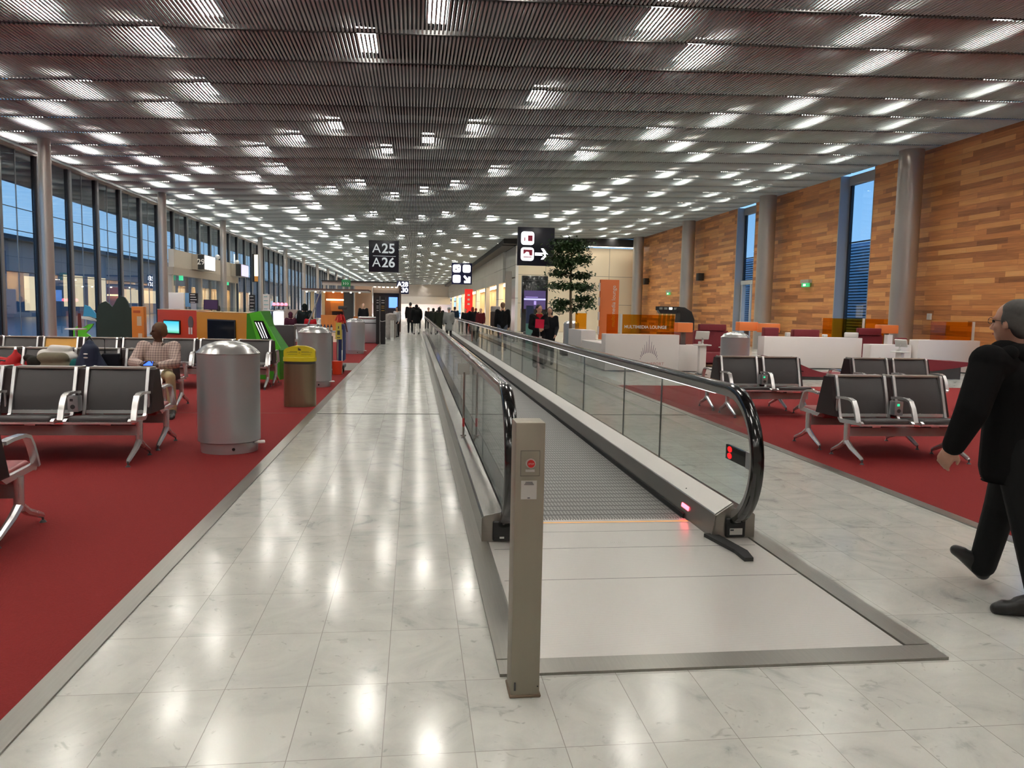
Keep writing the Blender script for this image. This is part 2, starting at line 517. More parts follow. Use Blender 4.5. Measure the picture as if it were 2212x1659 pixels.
# ---- beige end block with the shops behind it
beige_m = M('beige_wall_panels', (238,224,196), 0.4)
def panel_joints(mt, w, h, axis):
    n = mt.node_tree; L = n.links; b = n.nodes['Principled BSDF']
    c = tuple(b.inputs['Base Color'].default_value)
    tc = n.nodes.new('ShaderNodeTexCoord'); sp = n.nodes.new('ShaderNodeSeparateXYZ'); cb = n.nodes.new('ShaderNodeCombineXYZ')
    L.new(tc.outputs['Object'], sp.inputs[0]); L.new(sp.outputs[axis], cb.inputs['X']); L.new(sp.outputs['Z'], cb.inputs['Y'])
    br = n.nodes.new('ShaderNodeTexBrick'); br.offset = 0
    for k, v in (('Scale',1.0),('Brick Width',w),('Row Height',h),('Mortar Size',0.02)): br.inputs[k].default_value = v
    br.inputs['Color1'].default_value = c; br.inputs['Color2'].default_value = tuple(v*0.93 for v in c[:3])+(1,); br.inputs['Mortar'].default_value = tuple(v*0.45 for v in c[:3])+(1,)
    L.new(cb.outputs[0], br.inputs['Vector']); L.new(br.outputs['Color'], b.inputs['Base Color'])
panel_joints(beige_m, 2.35, 2.05, 'X')
MB().box(7.4, 16.2, 56.5, 56.9, 0, 6.15).build('wall_end_right', beige_m, kind='structure')
MB().box(7.6, 16.0, 55.72, 55.92, 6.18, 6.2).build('ceiling_added_strip', emit_mat('added_wall_wash', (255,244,226), 8.0), kind='structure')  # added glowing strip, put in to brighten the beige end wall
soffit_m = M('dark_soffit', (44,42,42), 0.7)
MB().box(6.2, 16.2, 55.6, 56.5, 6.2, 6.75).box(6.2, 7.1, 56.5, 165, 6.12, 6.5).build('trim_5', soffit_m, kind='structure')
gloss_white = M('glossy_white_wall_panels', (240,238,234), 0.14, noise=0.03)
panel_joints(gloss_white, 2.6, 2.4, 'Y')
b = MB()
b.box(7.2, 7.4, 56.5, 63, 0, 6.15).box(7.0, 7.4, 63, 165, 3.7, 6.15)
b.box(7.0, 7.4, 66, 68, 0, 3.7)
for y in (78, 90, 102, 118, 134, 150): b.box(7.0, 7.4, y, y+1.2, 0, 3.7)
b.build('wall_shops', gloss_white, kind='structure')
cream_m = M('cream_shop_wall', (244,214,168), 0.6)
MB().box(9.6, 9.8, 56.9, 165, 0, 3.9).box(7.2, 9.6, 56.9, 165, 3.85, 3.95).build('wall_shop_back', cream_m, kind='structure')
warm_emit = emit_mat('warm_shop_light', (255,230,190), 14.0)
b = MB()
for y in range(60, 164, 4): b.box(7.7, 8.9, y, y+1.6, 3.80, 3.84)
b.build('ceiling_shop_lights', warm_emit, kind='structure')
# ---- far end of the hall
far_m = M('far_grey_bulkhead', (222,214,208), 0.5, noise=0.05)
farw_m = M('far_white_band', (244,240,236), 0.5)
MB().box(-11.6, 7.4, 165, 165.4, 3.9, 6.7).build('wall_far', far_m, kind='structure')
MB().box(-11.6, 7.4, 164.7, 165.6, 2.35, 3.9).build('wall_far_band', farw_m, kind='structure')
MB().box(-11.6, 9, 192, 192.4, -0.1, 3.9).box(-11.6, 9, 165.6, 192, 3.0, 3.2).build('wall_far_hall', M('far_hall_wall', (190,176,172), 0.5), kind='structure')
b = MB()
for y in (168, 174, 180, 186): b.box(-10, 7, y, y+1.2, 2.94, 2.98)
b.build('ceiling_far_lights', emit_mat('far_hall_light', (255,246,240), 30.0), kind='structure')
MB().box(-12, 17, -10.6, -10.2, 0, 8.2).build('wall_back', M('back_wall_paint', (190,186,180), 0.6), kind='structure')

# ---- columns
col_m = M('grey_column_steel', (190,184,178), 0.32, 0.6, noise=0.05, nscale=0.8)
for k in range(-1, 4):
    y = 23.65 + 10.2*k
    if y < 20: continue
    b = MB().lathe([(0.37,0),(0.37,2.1),(0.372,2.1),(0.372,4.6),(0.37,4.6),(0.37,ceil_z(15.6))], 40, (15.6, y))
    b.build('column_right', col_m, kind='structure')
for k in range(0, 13):
    y = 23.8 + 10.3*k
    MB().lathe([(0.16,0),(0.16,ceil_z(-10.3))], 24, (-10.3, y)).build('column_left', col_m, kind='structure')

# ---- glazed left side wall: one window per bay
mull_m = M('dark_mullion', (36,40,48), 0.45, 0.3)
mull_l = M('steel_mullion_edge', (150,154,158), 0.35, 0.7)
facade_glass = glass_mat('facade_glass', (0.92,0.96,0.98), 1.6, boost=0.09)
XF = -11.5
n = 4
for k in range(-3, 60):
    y = 23.54 + 2.27*k
    f = MB()
    f.box(XF-0.06, XF+0.05, y-0.04, y+0.04, 0.05, 5.9)
    f.mat(1).box(XF-0.02, XF+0.09, y+0.04, y+0.19, 0.05, 5.9).box(XF-0.012, XF+0.012, y+1.14, y+1.17, 0.05, 5.9)
    f.mat(0)
    for z in (2.35, 3.55, 4.2): f.box(XF-0.012, XF+0.012, y+0.05, y+2.2, z, z+0.02)
    w = f.build('window_%d' % n, [mull_m, mull_l], kind='structure'); n += 1
    MB().box(XF-0.008, XF+0.002, y+0.045, y+2.225, 0.05, 5.9).build('pane', facade_glass, w)
MB().box(-11.75, -11.56, -10, 165, 4.95, 6.6).build('trim_6', M('dark_grey_band', (92,96,100), 0.5, 0.2), kind='structure')  # dark grey band behind the top of the glass
MB().box(-11.7, -11.42, -10, 165, 5.88, 5.97).box(-11.65, -11.4, -10, 165, 0, 0.10).build('trim_7', col_m, kind='structure')
MB().box(-11.8, -11.4, -10, 16.6, 0, 6.6).build('wall_left', M('left_wall_paint', (170,168,164), 0.6), kind='structure')

# ---- outside: apron, opposite terminal, louvred block
apron_m = M('wet_apron', (52,58,70), 0.35, noise=0.2, nscale=0.2)
MB().box(-300, -11.8, -60, 420, -0.6, -0.45).box(16.9, 200, -60, 420, -0.6, -0.45).build('ground_apron', apron_m, kind='structure')
bd = M('terminal_cladding', (96,104,120), 0.5, noise=0.1, nscale=0.15)
bdk = M('terminal_roof_dark', (52,50,58), 0.6)
lit = emit_mat('lit_terminal_window', (238,206,160), 1.2)
litb = emit_mat('lit_terminal_window_cool', (226,232,228), 1.3)
b = MB().box(-75, -46, 20, 320, -0.5, 8.6)
b.mat(1).box(-74, -50, 40, 96, 8.6, 11.2).box(-76, -44.5, 20, 320, 8.3, 8.8)
b.mat(2)
r = random.Random(3)
y = 24
while y < 300:
    w = r.uniform(2.2, 7)
    b.mat(2 if r.random() < 0.7 else 3)
    if r.random() < 0.8: b.box(-46.05, -45.95, y, y+w, r.choice((0.3,0.8,1.4)), r.choice((3.6,4.4,4.4,5.0)))
    y += w + r.uniform(0.4, 2.2)
b.build('exterior_terminal', [bd, bdk, lit, litb], kind='structure')
lv = M('louvre_blue_grey', (214,224,236), 0.4, 0.1)
b = MB().box(30.3, 42, 20, 100, -0.5, 6.6)
for k in range(34): b.mat(1).box(29.9, 30.2, 20, 100, -0.3+0.2*k, -0.2+0.2*k)
b.build('exterior_louvred_block', [M('louvred_block_wall', (120,146,180), 0.5), lv], kind='structure')
# ================================================================ MOVING WALKWAY
CX = 1.40
YA, YB = 5.06, 46.0
def mir(x): return 2*CX - x
walk = thing('moving_walkway', 'long steel and glass moving walkway with black handrails down the hall', 'moving walkway', (CX, YA, 0))
def wp(mb, name, mats, parent=None, label=None):
    """part of the walkway, drawn in world coordinates"""
    o = mb.build(name, mats, parent or walk, label=label)
    if parent is None: o.location = (-CX, -YA, 0)
    return o

def ribbed(name, rgb, period, axis, metal, rough, dark=0.45, duty=0.5, wide=None):
    mt = M(name, rgb, rough, metal)
    n = mt.node_tree; L = n.links; b = n.nodes['Principled BSDF']
    c = tuple(b.inputs['Base Color'].default_value)
    tc = n.nodes.new('ShaderNodeTexCoord'); sp = n.nodes.new('ShaderNodeSeparateXYZ'); L.new(tc.outputs['Object'], sp.inputs[0])
    def wave(axis, period, duty):
        a = n.nodes.new('ShaderNodeMath'); a.operation = 'DIVIDE'; a.inputs[1].default_value = period; L.new(sp.outputs[axis], a.inputs[0])
        f = n.nodes.new('ShaderNodeMath'); f.operation = 'FRACT'; L.new(a.outputs[0], f.inputs[0])
        g = n.nodes.new('ShaderNodeMath'); g.operation = 'LESS_THAN'; g.inputs[1].default_value = duty; L.new(f.outputs[0], g.inputs[0])
        return g
    g = wave(axis, period, duty)
    mx = n.nodes.new('ShaderNodeMix'); mx.data_type = 'RGBA'
    mx.inputs[6].default_value = c; mx.inputs[7].default_value = tuple(v*dark for v in c[:3])+(1,)
    L.new(g.outputs[0], mx.inputs[0])
    last = mx
    if wide:
        g2 = wave(wide[0], wide[1], wide[2])
        m2 = n.nodes.new('ShaderNodeMix'); m2.data_type = 'RGBA'; m2.inputs[7].default_value = tuple(v*wide[3] for v in c[:3])+(1,)
        L.new(g2.outputs[0], m2.inputs[0]); L.new(mx.outputs[2], m2.inputs[6]); last = m2
    L.new(last.outputs[2], b.inputs['Base Color'])
    return mt
belt_m = ribbed('walkway_pallets', (150,148,145), 0.0265, 'X', 0.35, 0.42, 0.42, 0.45, ('Y', 0.133, 0.22, 0.25))
plate_m = ribbed('landing_plate_aluminium', (222,219,213), 0.011, 'Y', 0.3, 0.3, 0.86, 0.35)
skirt_m = M('skirt_steel', (150,146,140), 0.34, 0.9, noise=0.05, nscale=1.2, stretch=(1,0.2,8))
deck_m = M('deck_satin_aluminium', (214,211,206), 0.36, 0.75)
brush_m = M('black_brush_strip', (12,12,12), 0.8)
alu_m = M('rail_aluminium', (196,195,192), 0.3, 0.8)

wp(MB().box(0.765, 2.035, 5.5, YB-0.5, -0.02, 0.005), 'pallet_belt', belt_m)
b = MB().box(0.50, 2.30, 3.30, 5.5, -0.02, 0.011)
b.mat(1).box(0.52, 2.28, 4.885, 4.889, 0.0105, 0.0115).box(0.52, 2.28, 4.30, 4.304, 0.0105, 0.0115).box(0.52, 2.28, 5.26, 5.263, 0.0105, 0.0115)
b.mat(2)
for i in range(5):                                   # row of worn embossed letters on the plate
    x = 1.305 + 0.028*i
    b.box(x, x+0.018, 5.005, 5.009, 0.011, 0.0125).box(x, x+0.004, 4.985, 5.009, 0.011, 0.0125).box(x+0.014, x+0.018, 4.985, 5.009, 0.011, 0.0125)
wp(b, 'landing_plate', [plate_m, dark_grey, white_pl])
b = MB().box(0.77, 2.03, 5.47, 5.56, -0.01, 0.013)
for i in range(64): b.box(0.772+0.0197*i, 0.780+0.0197*i, 5.55, 5.60, 0.002, 0.010)
wp(b, 'comb_plate', deck_m)
wp(MB().box(0.77, 2.03, 5.485, 5.5, 0.0125, 0.0145), 'comb_light_line', emit_mat('amber_comb_line', (255,170,90), 0.7), label='amber glowing line along the comb')
b = MB()
b.prism([(0.37,0),(2.43,0),(2.43,0.014),(2.31,0.012),(0.49,0.012),(0.37,0.014)], 'y', 3.16, 3.30)
b.box(0.37, 0.49, 3.30, YB, 0, 0.016).box(2.31, 2.43, 3.30, YB, 0, 0.016)
wp(b, 'floor_frame', steel_floor)
wp(MB().box(0.50, 2.30, YB-0.5, YB+1.4, 0, 0.012), 'landing_plate', plate_m)

def arc(c, r, a0, a1, k, x):
    return [(x, c[0]+r*cos(a0+(a1-a0)*i/k), c[1]+r*sin(a0+(a1-a0)*i/k)) for i in range(k+1)]
seal_m = M('clear_grey_seal', (120,124,122), 0.4)
outer_m = M('outer_deck_mirror_steel', (150,148,142), 0.16, 1.0)
led_m = emit_mat('handrail_light_strip', (255,252,246), 3.2)
for side, sx in (('right', lambda x: x), ('left', mir)):
    # inner skirt and sloping deck
    def pl(poly): return [(sx(px), pz) for px, pz in poly]
    wp(MB().prism(pl([(2.035,-0.02),(2.05,-0.02),(2.081,0.168),(2.066,0.168)]), 'y', YA, YB), 'skirt_panel', skirt_m)
    wp(MB().prism(pl([(2.022,0.0),(2.034,0.0),(2.040,0.04),(2.030,0.04)]), 'y', 5.6, YB), 'brush_strip', brush_m)
    wp(MB().prism(pl([(2.066,0.163),(2.072,0.176),(2.190,0.254),(2.190,0.238),(2.085,0.166)]), 'y', YA+0.02, YB), 'inner_deck', deck_m)
    b = MB().prism(pl([(2.213,0.215),(2.335,0.185),(2.348,0.172),(2.348,0),(2.335,0),(2.335,0.168),(2.213,0.2)]), 'y', YA, YB)
    wp(b, 'outer_deck', outer_m)
    b = MB().prism(pl([(2.05,0.0),(2.348,0.0),(2.348,0.172),(2.335,0.185),(2.213,0.214),(2.19,0.225),(2.19,0.25),(2.072,0.17)]), 'y', YA-0.005, YA+0.012)
    nw = wp(b, 'newel_cover', steel)
    x0, x1 = sorted((sx(2.135), sx(2.275)))
    b = MB().rbox(x0, x1, YA-0.03, YA+0.02, 0.02, 0.155, 0.012)
    wp(b, 'handrail_inlet', black_matt, nw, label='black rubber handrail inlet boot')
    xc = (x0+x1)/2
    if side == 'right': b = MB().box(xc-0.045, xc+0.045, YA-0.033, YA-0.029, 0.04, 0.085).mat(1).box(xc-0.042, xc-0.018, YA-0.035, YA-0.032, 0.068, 0.079)
    else: b = MB().box(xc-0.025, xc+0.005, YA-0.033, YA-0.029, 0.04, 0.052)
    wp(b, 'rating_label', [white_pl, dark_grey], nw, label='small white rating label')
    # handrail: straight run, then a half-round newel
    xr = sx(2.20)
    cy, cz, rad = 5.20, 0.575, 0.465
    path = [(xr, YB, cz+rad)] + [(xr, 42-4.0*i, cz+rad) for i in range(9)] + arc((cy, cz), rad, pi/2, 3*pi/2, 24, xr) + [(xr, 5.30, cz-rad)]
    prof = [(-0.040,-0.012),(-0.043,0.004),(-0.036,0.019),(-0.018,0.027),(0.018,0.027),(0.036,0.019),(0.043,0.004),(0.040,-0.012)]
    def sweep(path, prof):
        """profile (sideways, outward) swept in the vertical plane of the balustrade"""
        k = len(path); mb = MB(); vs = []; fs = []
        for i in range(k):
            a = Vector(path[max(i-1,0)]); c = Vector(path[min(i+1,k-1)])
            t = (c-a).normalized(); nrm = Vector((0, t.z, -t.y))     # outward from the newel centre
            for u, w in prof:
                p = Vector(path[i]) + nrm*w; vs.append((p.x+u, p.y, p.z))
        m = len(prof)
        for i in range(k-1):
            for j in range(m):
                jj = (j+1) % m
                fs.append((i*m+j, (i+1)*m+j, (i+1)*m+jj, i*m+jj))
        fs.append(tuple(range(m))); fs.append(tuple(range((k-1)*m, k*m))[::-1])
        return mb.add(vs, fs, True)
    def outw(path, prof):
        return sweep(path, prof)
    wp(outw(path, prof), 'handrail', black_gloss)
    rp = [(xr, YB, cz+rad)] + arc((cy, cz), rad, pi/2, 3*pi/2-0.25, 24, xr)
    wp(outw(rp, [(-0.026,-0.062),(-0.030,-0.014),(0.030,-0.014),(0.026,-0.062)]), 'handrail_guide', alu_m)
    if side == 'right':
        wp(MB().box(xr-0.024, xr+0.024, 5.45, YB, cz+rad-0.066, cz+rad-0.0615), 'light_strip', led_m, label='bright white light strip under the handrail')
    # glass panels
    g0 = 5.24; gi = 0
    inner = arc((cy, cz), rad-0.052, pi/2, 3*pi/2-0.62, 20, xr)
    poly = [(p[1], p[2]) for p in inner]
    joints = [6.75, 8.0] + [8.0+1.98*i for i in range(1, 20)]
    joints = [j for j in joints if j < YB-0.3] + [YB]
    zt = cz+rad-0.052
    first = [(joints[0]-0.004, zt)] + poly + [(5.14, 0.225), (joints[0]-0.004, 0.225)]
    wp(MB().prism(first, 'x', xr-0.006, xr+0.006), 'glass_panel', clear_glass)
    for a, c in zip(joints[:-1], joints[1:]):
        wp(MB().box(xr-0.006, xr+0.006, a+0.004, c-0.004, 0.225, zt), 'glass_panel', clear_glass)
    for a in joints[:-1]: wp(MB().box(xr-0.0065, xr+0.0065, a-0.004, a+0.004, 0.225, zt), 'panel_seal', seal_m)

# no-entry display on the right balustrade, traffic light in the skirt, rubber guide
ne = MB().prism([(5.19,0.545),(5.19,0.645),(4.865,0.645),(4.865,0.545)], 'x', 2.172, 2.192)
p = wp(ne, 'entry_display', black_gloss, label='black display with a red no entry light')
red_emit = emit_mat('red_led', (255,30,34), 0.9)
b = MB()
for zc in (0.619, 0.573):
    b.prism([(5.120+0.035*cos(a), zc+0.020*sin(a)) for a in [2*pi*i/20 for i in range(20)]], 'x', 2.169, 2.173)
wp(b, 'no_entry_light', red_emit, p, label='two red lit dots')
wp(MB().prism([(4.865,0.540),(4.865,0.650),(4.760,0.650),(4.760,0.540)], 'x', 2.174, 2.190), 'display_bracket', grey_paint, p)
sk = lambda z: 2.035 + (z+0.02)*0.165
b = MB()
b.rbox(-0.006, 0.006, -0.075, 0.075, -0.016, 0.016, 0.0055, 3, xf=TR(sk(0.088)-0.001, 5.62, 0.088, ry=0.16))
wp(b, 'signal_lamp', emit_mat('red_signal_lamp', (255,70,84), 9.0), label='glowing red signal lamp in the skirt')
wp(MB().prism([(2.00,5.09),(2.09,5.09),(2.145,4.70),(2.118,4.55),(2.06,4.55),(2.065,4.72)], 'z', 0.011, 0.035), 'rubber_guide', M('black_rubber_mat', (36,36,36), 0.75), label='black rubber guide wedge on the plate')
b = MB().mat(0).box(2.10, 2.112, 5.75, 5.762, 0.19, 0.20)
wp(b, 'deck_screw', dark_grey)
# ================================================================ BEAM SEATING
leather = M('dark_grey_leather', (58,54,55), 0.42, noise=0.08, nscale=14, bump=0.05)
yellow_leather = M('yellow_leather', (214,160,64), 0.45, noise=0.06, nscale=14)
seat_red = M('red_seat_leather', (150,58,58), 0.4, noise=0.06, nscale=14)
maroon = M('maroon_back_shell', (34,15,17), 0.5, spec=0.3)
beam_m = M('beam_grey_metal', (172,170,170), 0.45, 0.3)
PITCH = 0.686
def pad_profile(side):
    """seat pad and backrest outlines (y toward the sitter, z up)"""
    return None
def seat_meshes(b_seat, b_back, x, s, yellow=False):
    w = 0.27
    # seat pad: thick upholstered slab, slightly dished, sloping back
    xf = TR(x, s*0.41, 0.415, rx=s*0.09)
    b_seat.rbox(-w, w, -0.235, 0.235, -0.03, 0.035, 0.028, 4, xf=xf)
    # backrest: upholstered, leaning back towards the centre line
    n = 7; vs = []; fs = []
    for side in (0, 1):
        for i in range(n+1):
            t = i/n
            z = 0.47 + 0.40*t
            y = 0.185 - 0.125*t + 0.018*sin(pi*t)
            y -= 0.038*side
            for xx in (-w, -w*0.5, 0, w*0.5, w):
                dish = -0.012*(1-(xx/w)**2)*(1-side)
                vs.append((x+xx, s*(y+dish), z))
    m = 5
    def q(a,b_,c,d): fs.append((a,b_,c,d) if s < 0 else (d,c,b_,a))
    N = (n+1)*m
    for i in range(n):
        for j in range(m-1):
            q(i*m+j, i*m+j+1, (i+1)*m+j+1, (i+1)*m+j)
            q(N+(i+1)*m+j, N+(i+1)*m+j+1, N+i*m+j+1, N+i*m+j)
        q(N+i*m, i*m, (i+1)*m, N+(i+1)*m)
        q(i*m+m-1, N+i*m+m-1, N+(i+1)*m+m-1, (i+1)*m+m-1)
    for j in range(m-1):
        q(n*m+j, n*m+j+1, N+n*m+j+1, N+n*m+j)
        q(j+1, j, N+j, N+j+1)
    b_back.add(vs, fs, True)
def side_rail(b, x, s):
    """chrome side frame: up the backrest, along the seat"""
    b.tube([(x, s*0.075, 0.888), (x, s*0.088, 0.86), (x, s*0.135, 0.70), (x, s*0.195, 0.49), (x, s*0.215, 0.43), (x, s*0.25, 0.405), (x, s*0.64, 0.425), (x, s*0.66, 0.41)],
           0, prof=[(-0.021,-0.015),(0.021,-0.015),(0.021,0.015),(-0.021,0.015)], up=Vector((1,0,0)), smooth=False)
def armrest_mb(x, s):
    b = MB()
    b.tube([(x, s*0.20, 0.655), (x, s*0.30, 0.665), (x, s*0.45, 0.665), (x, s*0.52, 0.645), (x, s*0.565, 0.58), (x, s*0.60, 0.50), (x, s*0.625, 0.43)],
           0, prof=[(-0.026,-0.012),(0.026,-0.012),(0.026,0.012),(-0.026,0.012)], up=Vector((0,0,1)), smooth=False)
    b.tube([(x, s*0.20, 0.655), (x, s*0.185, 0.62), (x, s*0.185, 0.50)], 0.011, 8)
    return b
def leg_mb(x, s):
    b = MB()
    y = s*0.42
    b.tube([(x, y, 0.40), (x, y, 0.17)], [0.036, 0.032], 10)
    for d, l in ((s, 0.30), (-s, 0.27)):
        b.tube([(x, y, 0.205), (x, y+d*0.10, 0.14), (x, y+d*l, 0.062), (x, y+d*(l+0.02), 0.05)], [0.032, 0.028, 0.022, 0.016], 8)
    return b
def foot_mb(x, y):
    return MB().tube([(x, y, 0.055), (x, y, 0.022)], 0.008, 8).tube([(x, y, 0.022), (x, y, 0.006)], [0.012, 0.024], 12, )
def bench(name, label, x_end, yc, n, dirx, yellow=(), power=(), rows=(-1, 1), legs=None, arm_at=None, lit=True, group='benches of joined black seats'):
    """double-sided row of n seats from x_end running toward dirx; row -1 faces the camera side"""
    t = thing(name, label, 'bench', (x_end, yc, 0), 0, group)
    L = n*PITCH
    xa, xb = (0, L) if dirx > 0 else (-L, 0)
    for s in rows:
        bm_ = MB().box(xa+0.03, xb-0.03, s*0.42-0.03, s*0.42+0.03, 0.26, 0.355)
        bm_.build('beam', beam_m, t)
        for i in range(n):
            x = dirx*(i+0.5)*PITCH
            bs, bb = MB(), MB()
            seat_meshes(bs, bb, x, s)
            mm = yellow_leather if (i in yellow and s == 1) or (i in yellow and s == -1) else leather
            sm = seat_red if (s == 1) else mm
            bs.build('seat', sm, t)
            bb.build('backrest', mm, t)
            fr = MB()
            side_rail(fr, x-0.288, s); side_rail(fr, x+0.288, s)
            fr.box(x-0.275, x+0.275, s*0.20-0.012, s*0.20+0.012, 0.44, 0.475)
            fr.box(x-0.30, x+0.30, s*0.655-0.012, s*0.655+0.012, 0.40, 0.418) if s < 0 else fr.box(x-0.30, x+0.30, s*0.655-0.012, s*0.655+0.012, 0.40, 0.418)
            fr.box(x-0.05, x+0.05, s*0.42-0.045, s*0.42+0.045, 0.355, 0.395)
            fr.build('seat_frame', chrome, t)
        arms = (arm_at if arm_at is not None else list(range(n+1))) if s < 0 else [0, n]
        for i in arms:
            x = dirx*i*PITCH
            x += -dirx*(-0.03) if i == 0 else (-dirx*0.03 if i == n else 0)
            a = armrest_mb(x, s).build('armrest', chrome, t)
            if s < 0 and i in power:
                pb = MB().rbox(x-0.055, x+0.045, -0.33, -0.22, 0.47, 0.625, 0.008, 2)
                pb.mat(1).box(x-0.03, x-0.002, -0.334, -0.329, 0.575, 0.600)
                pb.mat(2).cyl(0, 0, 0, 0.004, 0.022, n=14, xf=TR(x-0.006, -0.329, 0.52, rx=pi/2))
                pb.build('power_outlet', [grey_paint, power_led if lit else dark_grey, dark_grey], t, label='grey power socket box between the seats')
        lg = legs if legs is not None else [0.02, L-0.12]
        for q in lg:
            x = dirx*(q + 0.03)
            leg = leg_mb(x, s).build('leg', chrome, t)
            for d, l in ((s, 0.32), (-s, 0.29)):
                foot_mb(x, s*0.42 + d*l).build('foot', dark_grey, leg)
    # maroon shells and filler panels between the two rows of backs
    for i in range(n+1):
        b = MB()
        x = dirx*i*PITCH
        if i == 0: xs_ = (x, x+dirx*0.055)
        elif i == n: xs_ = (x-dirx*0.055, x)
        else: xs_ = (x-0.056, x+0.056)
        lo, hi = min(xs_), max(xs_)
        b.prism([(-0.215,0.44),(0.215,0.44),(0.075,0.872),(-0.075,0.872)], 'x', lo, hi)
        b.build('back_shell', maroon, t)
    for i in range(n):
        x = dirx*(i+0.5)*PITCH
        MB().box(x-0.30, x+0.30, -0.075, 0.075, 0.875, 0.893).build('top_cap', M_top, t)
    return t
M_top = M('bench_top_cap', (168,160,150), 0.4, 0.4)
power_led = emit_mat('green_power_led', (40,220,150), 1.2)
bench('beam_bench', 'nearest left bench of black seats, beside the first silver bin', -2.615, 8.38, 5, -1, power=(1,), lit=False)
bench('beam_bench', 'bench end with a red seat pad cut off by the lower left frame edge', -2.52, 4.98, 3, -1)
bench('beam_bench', 'left bench holding the bags and the seated man in a checked shirt', -3.42, 11.80, 5, -1, arm_at=[0, 5])
bench('beam_bench', 'left bench with one yellow seat back, behind the bags', -2.65, 15.35, 9, -1, yellow=(5,))
bench('beam_bench', 'small bench with a mustard yellow back near the green kiosk', -3.15, 18.7, 2, -1, yellow=(0,))
bench('beam_bench', 'nearest right bench of black seats with a green lit socket, beside the walking man', 4.64, 8.32, 2, 1, power=(1,), legs=[0.0, 1.22], arm_at=[0, 1])
bench('beam_bench', 'right bench just behind the walkway newel, in front of the silver bin', 4.72, 11.85, 2, 1, power=(1,), arm_at=[0, 1])
bench('beam_bench', 'right bench in front of the rightmost white lounge counter', 6.92, 11.85, 2, 1)
# ================================================================ BINS, POST, SMALL FLOOR ITEMS
dome_m = M('bin_dome_metal', (206,206,204), 0.24, 0.7)
def silver_bin(label, x, y, h=1.17, r=0.315):
    t = thing('litter_bin', label, 'bin', (x, y, 0), 0, 'silver domed bins')
    MB().lathe([(r-0.03,0),(r-0.025,0.085),(r-0.025,0.12)], 48).build('base', grey_paint, t)
    MB().lathe([(r-0.02,0.115),(r,0.125),(r,h-0.13),(r-0.004,h-0.125)], 56).build('body', grey_paint, t)
    MB().lathe([(r+0.004,h-0.135),(r+0.005,h-0.126),(r*0.985,h-0.118),(r*0.90,h-0.088),(r*0.77,h-0.056),(r*0.60,h-0.030),(r*0.40,h-0.012),(r*0.20,h-0.003),(0.01,h)], 48).build('dome_lid', dome_m, t)
    MB().rbox(-0.055, 0.055, -0.05, 0.045, 0.075, 0.098, 0.01, 2, xf=TR(r+0.005, -0.06, 0.02, rz=0.2)).build('foot_pedal', white_pl, t)
    MB().cyl(0,0,0,0.006,0.016,n=12, xf=TR(0.10, -r+0.045, 0.06, rx=pi/2)).build('lock', black_matt, t)
    return t
silver_bin('nearest silver domed bin on the red carpet beside the left bench', -1.94, 8.52)
silver_bin('second silver bin, behind the yellow topped bin', -1.90, 15.40)
silver_bin('third silver bin along the left aisle, behind the cleaning trolley', -1.95, 26.3)
silver_bin('silver domed bin on the right, in front of a white lounge counter', 7.05, 16.6)
silver_bin('small silver domed bin far right, between the tree and the amber screen', 6.35, 31.5)

# grey square bin with a strap
t = thing('square_bin', 'grey square bin with a dark strap beside the black directory pylon', 'bin', (-1.93, 34.2, 0))
MB().rbox(-0.46, 0.30, -0.25, 0.25, 0.02, 1.02, 0.02).build('body', grey_paint, t)
MB().rbox(-0.46, 0.30, -0.25, 0.25, 1.02, 1.14, 0.05).build('lid', dome_m, t)
MB().box(-0.47, 0.31, -0.26, 0.26, 0.84, 0.88).build('strap', black_matt, t)
MB().box(-0.52, -0.47, -0.2, 0.1, 0.48, 0.76).build('yellow_notice', M('yellow_notice', (222,206,92), 0.5), t)

# oval recycling bin with an arched yellow lid
t = thing('recycling_bin', 'short steel bin with an arched bright yellow lid on the red carpet', 'bin', (-1.75, 12.35, 0))
oval = [(0.24*(1 if c > 0 else -1)*abs(c)**0.75, 0.185*(1 if s_ > 0 else -1)*abs(s_)**0.75) for c, s_ in ((cos(2*pi*i/40), sin(2*pi*i/40)) for i in range(40))]
tan_steel = M('bronze_tinted_steel', (150,136,112), 0.34, 0.85, noise=0.2, nscale=2.5, stretch=(6,6,0.05))
MB().prism(oval, 'z', 0.0, 0.66, smooth=True).build('body', tan_steel, t)
MB().prism([(a*0.97, c*0.97) for a, c in oval], 'z', 0.66, 0.705, smooth=True).build('neck', dark_grey, t)
ylw = M('bright_yellow_plastic', (240,222,46), 0.4)
lid = MB().prism([(a*1.03, c*1.03) for a, c in oval], 'z', 0.70, 0.76, smooth=True)
arch = [(-0.235,0.755)] + [(0.235*sin(a), 0.755 + 0.095 + 0.085*cos(a)*1.0) for a in [(-pi/2) + pi*i/20 for i in range(21)]] + [(0.235,0.755)]
lid.prism(arch, 'y', -0.06, 0.06)
lo = lid.build('lid', ylw, t)
b = MB()
b.box(-0.018, -0.006, -0.064, -0.06, 0.865, 0.905).box(-0.004, 0.014, -0.064, -0.06, 0.865, 0.888).box(0.004, 0.012, -0.064, -0.06, 0.890, 0.898).box(0.016, 0.024, -0.064, -0.06, 0.865, 0.882)
for z, w in ((0.845,0.14),(0.832,0.19),(0.80,0.17)):
    b.box(-w, -0.03, -0.063, -0.06, z, z+0.0035).box(0.03, w, -0.063, -0.06, z, z+0.0035)
b.box(-0.008, 0.008, -0.064, -0.06, 0.826, 0.832)
b.build('printed_marks', dark_grey, lo)

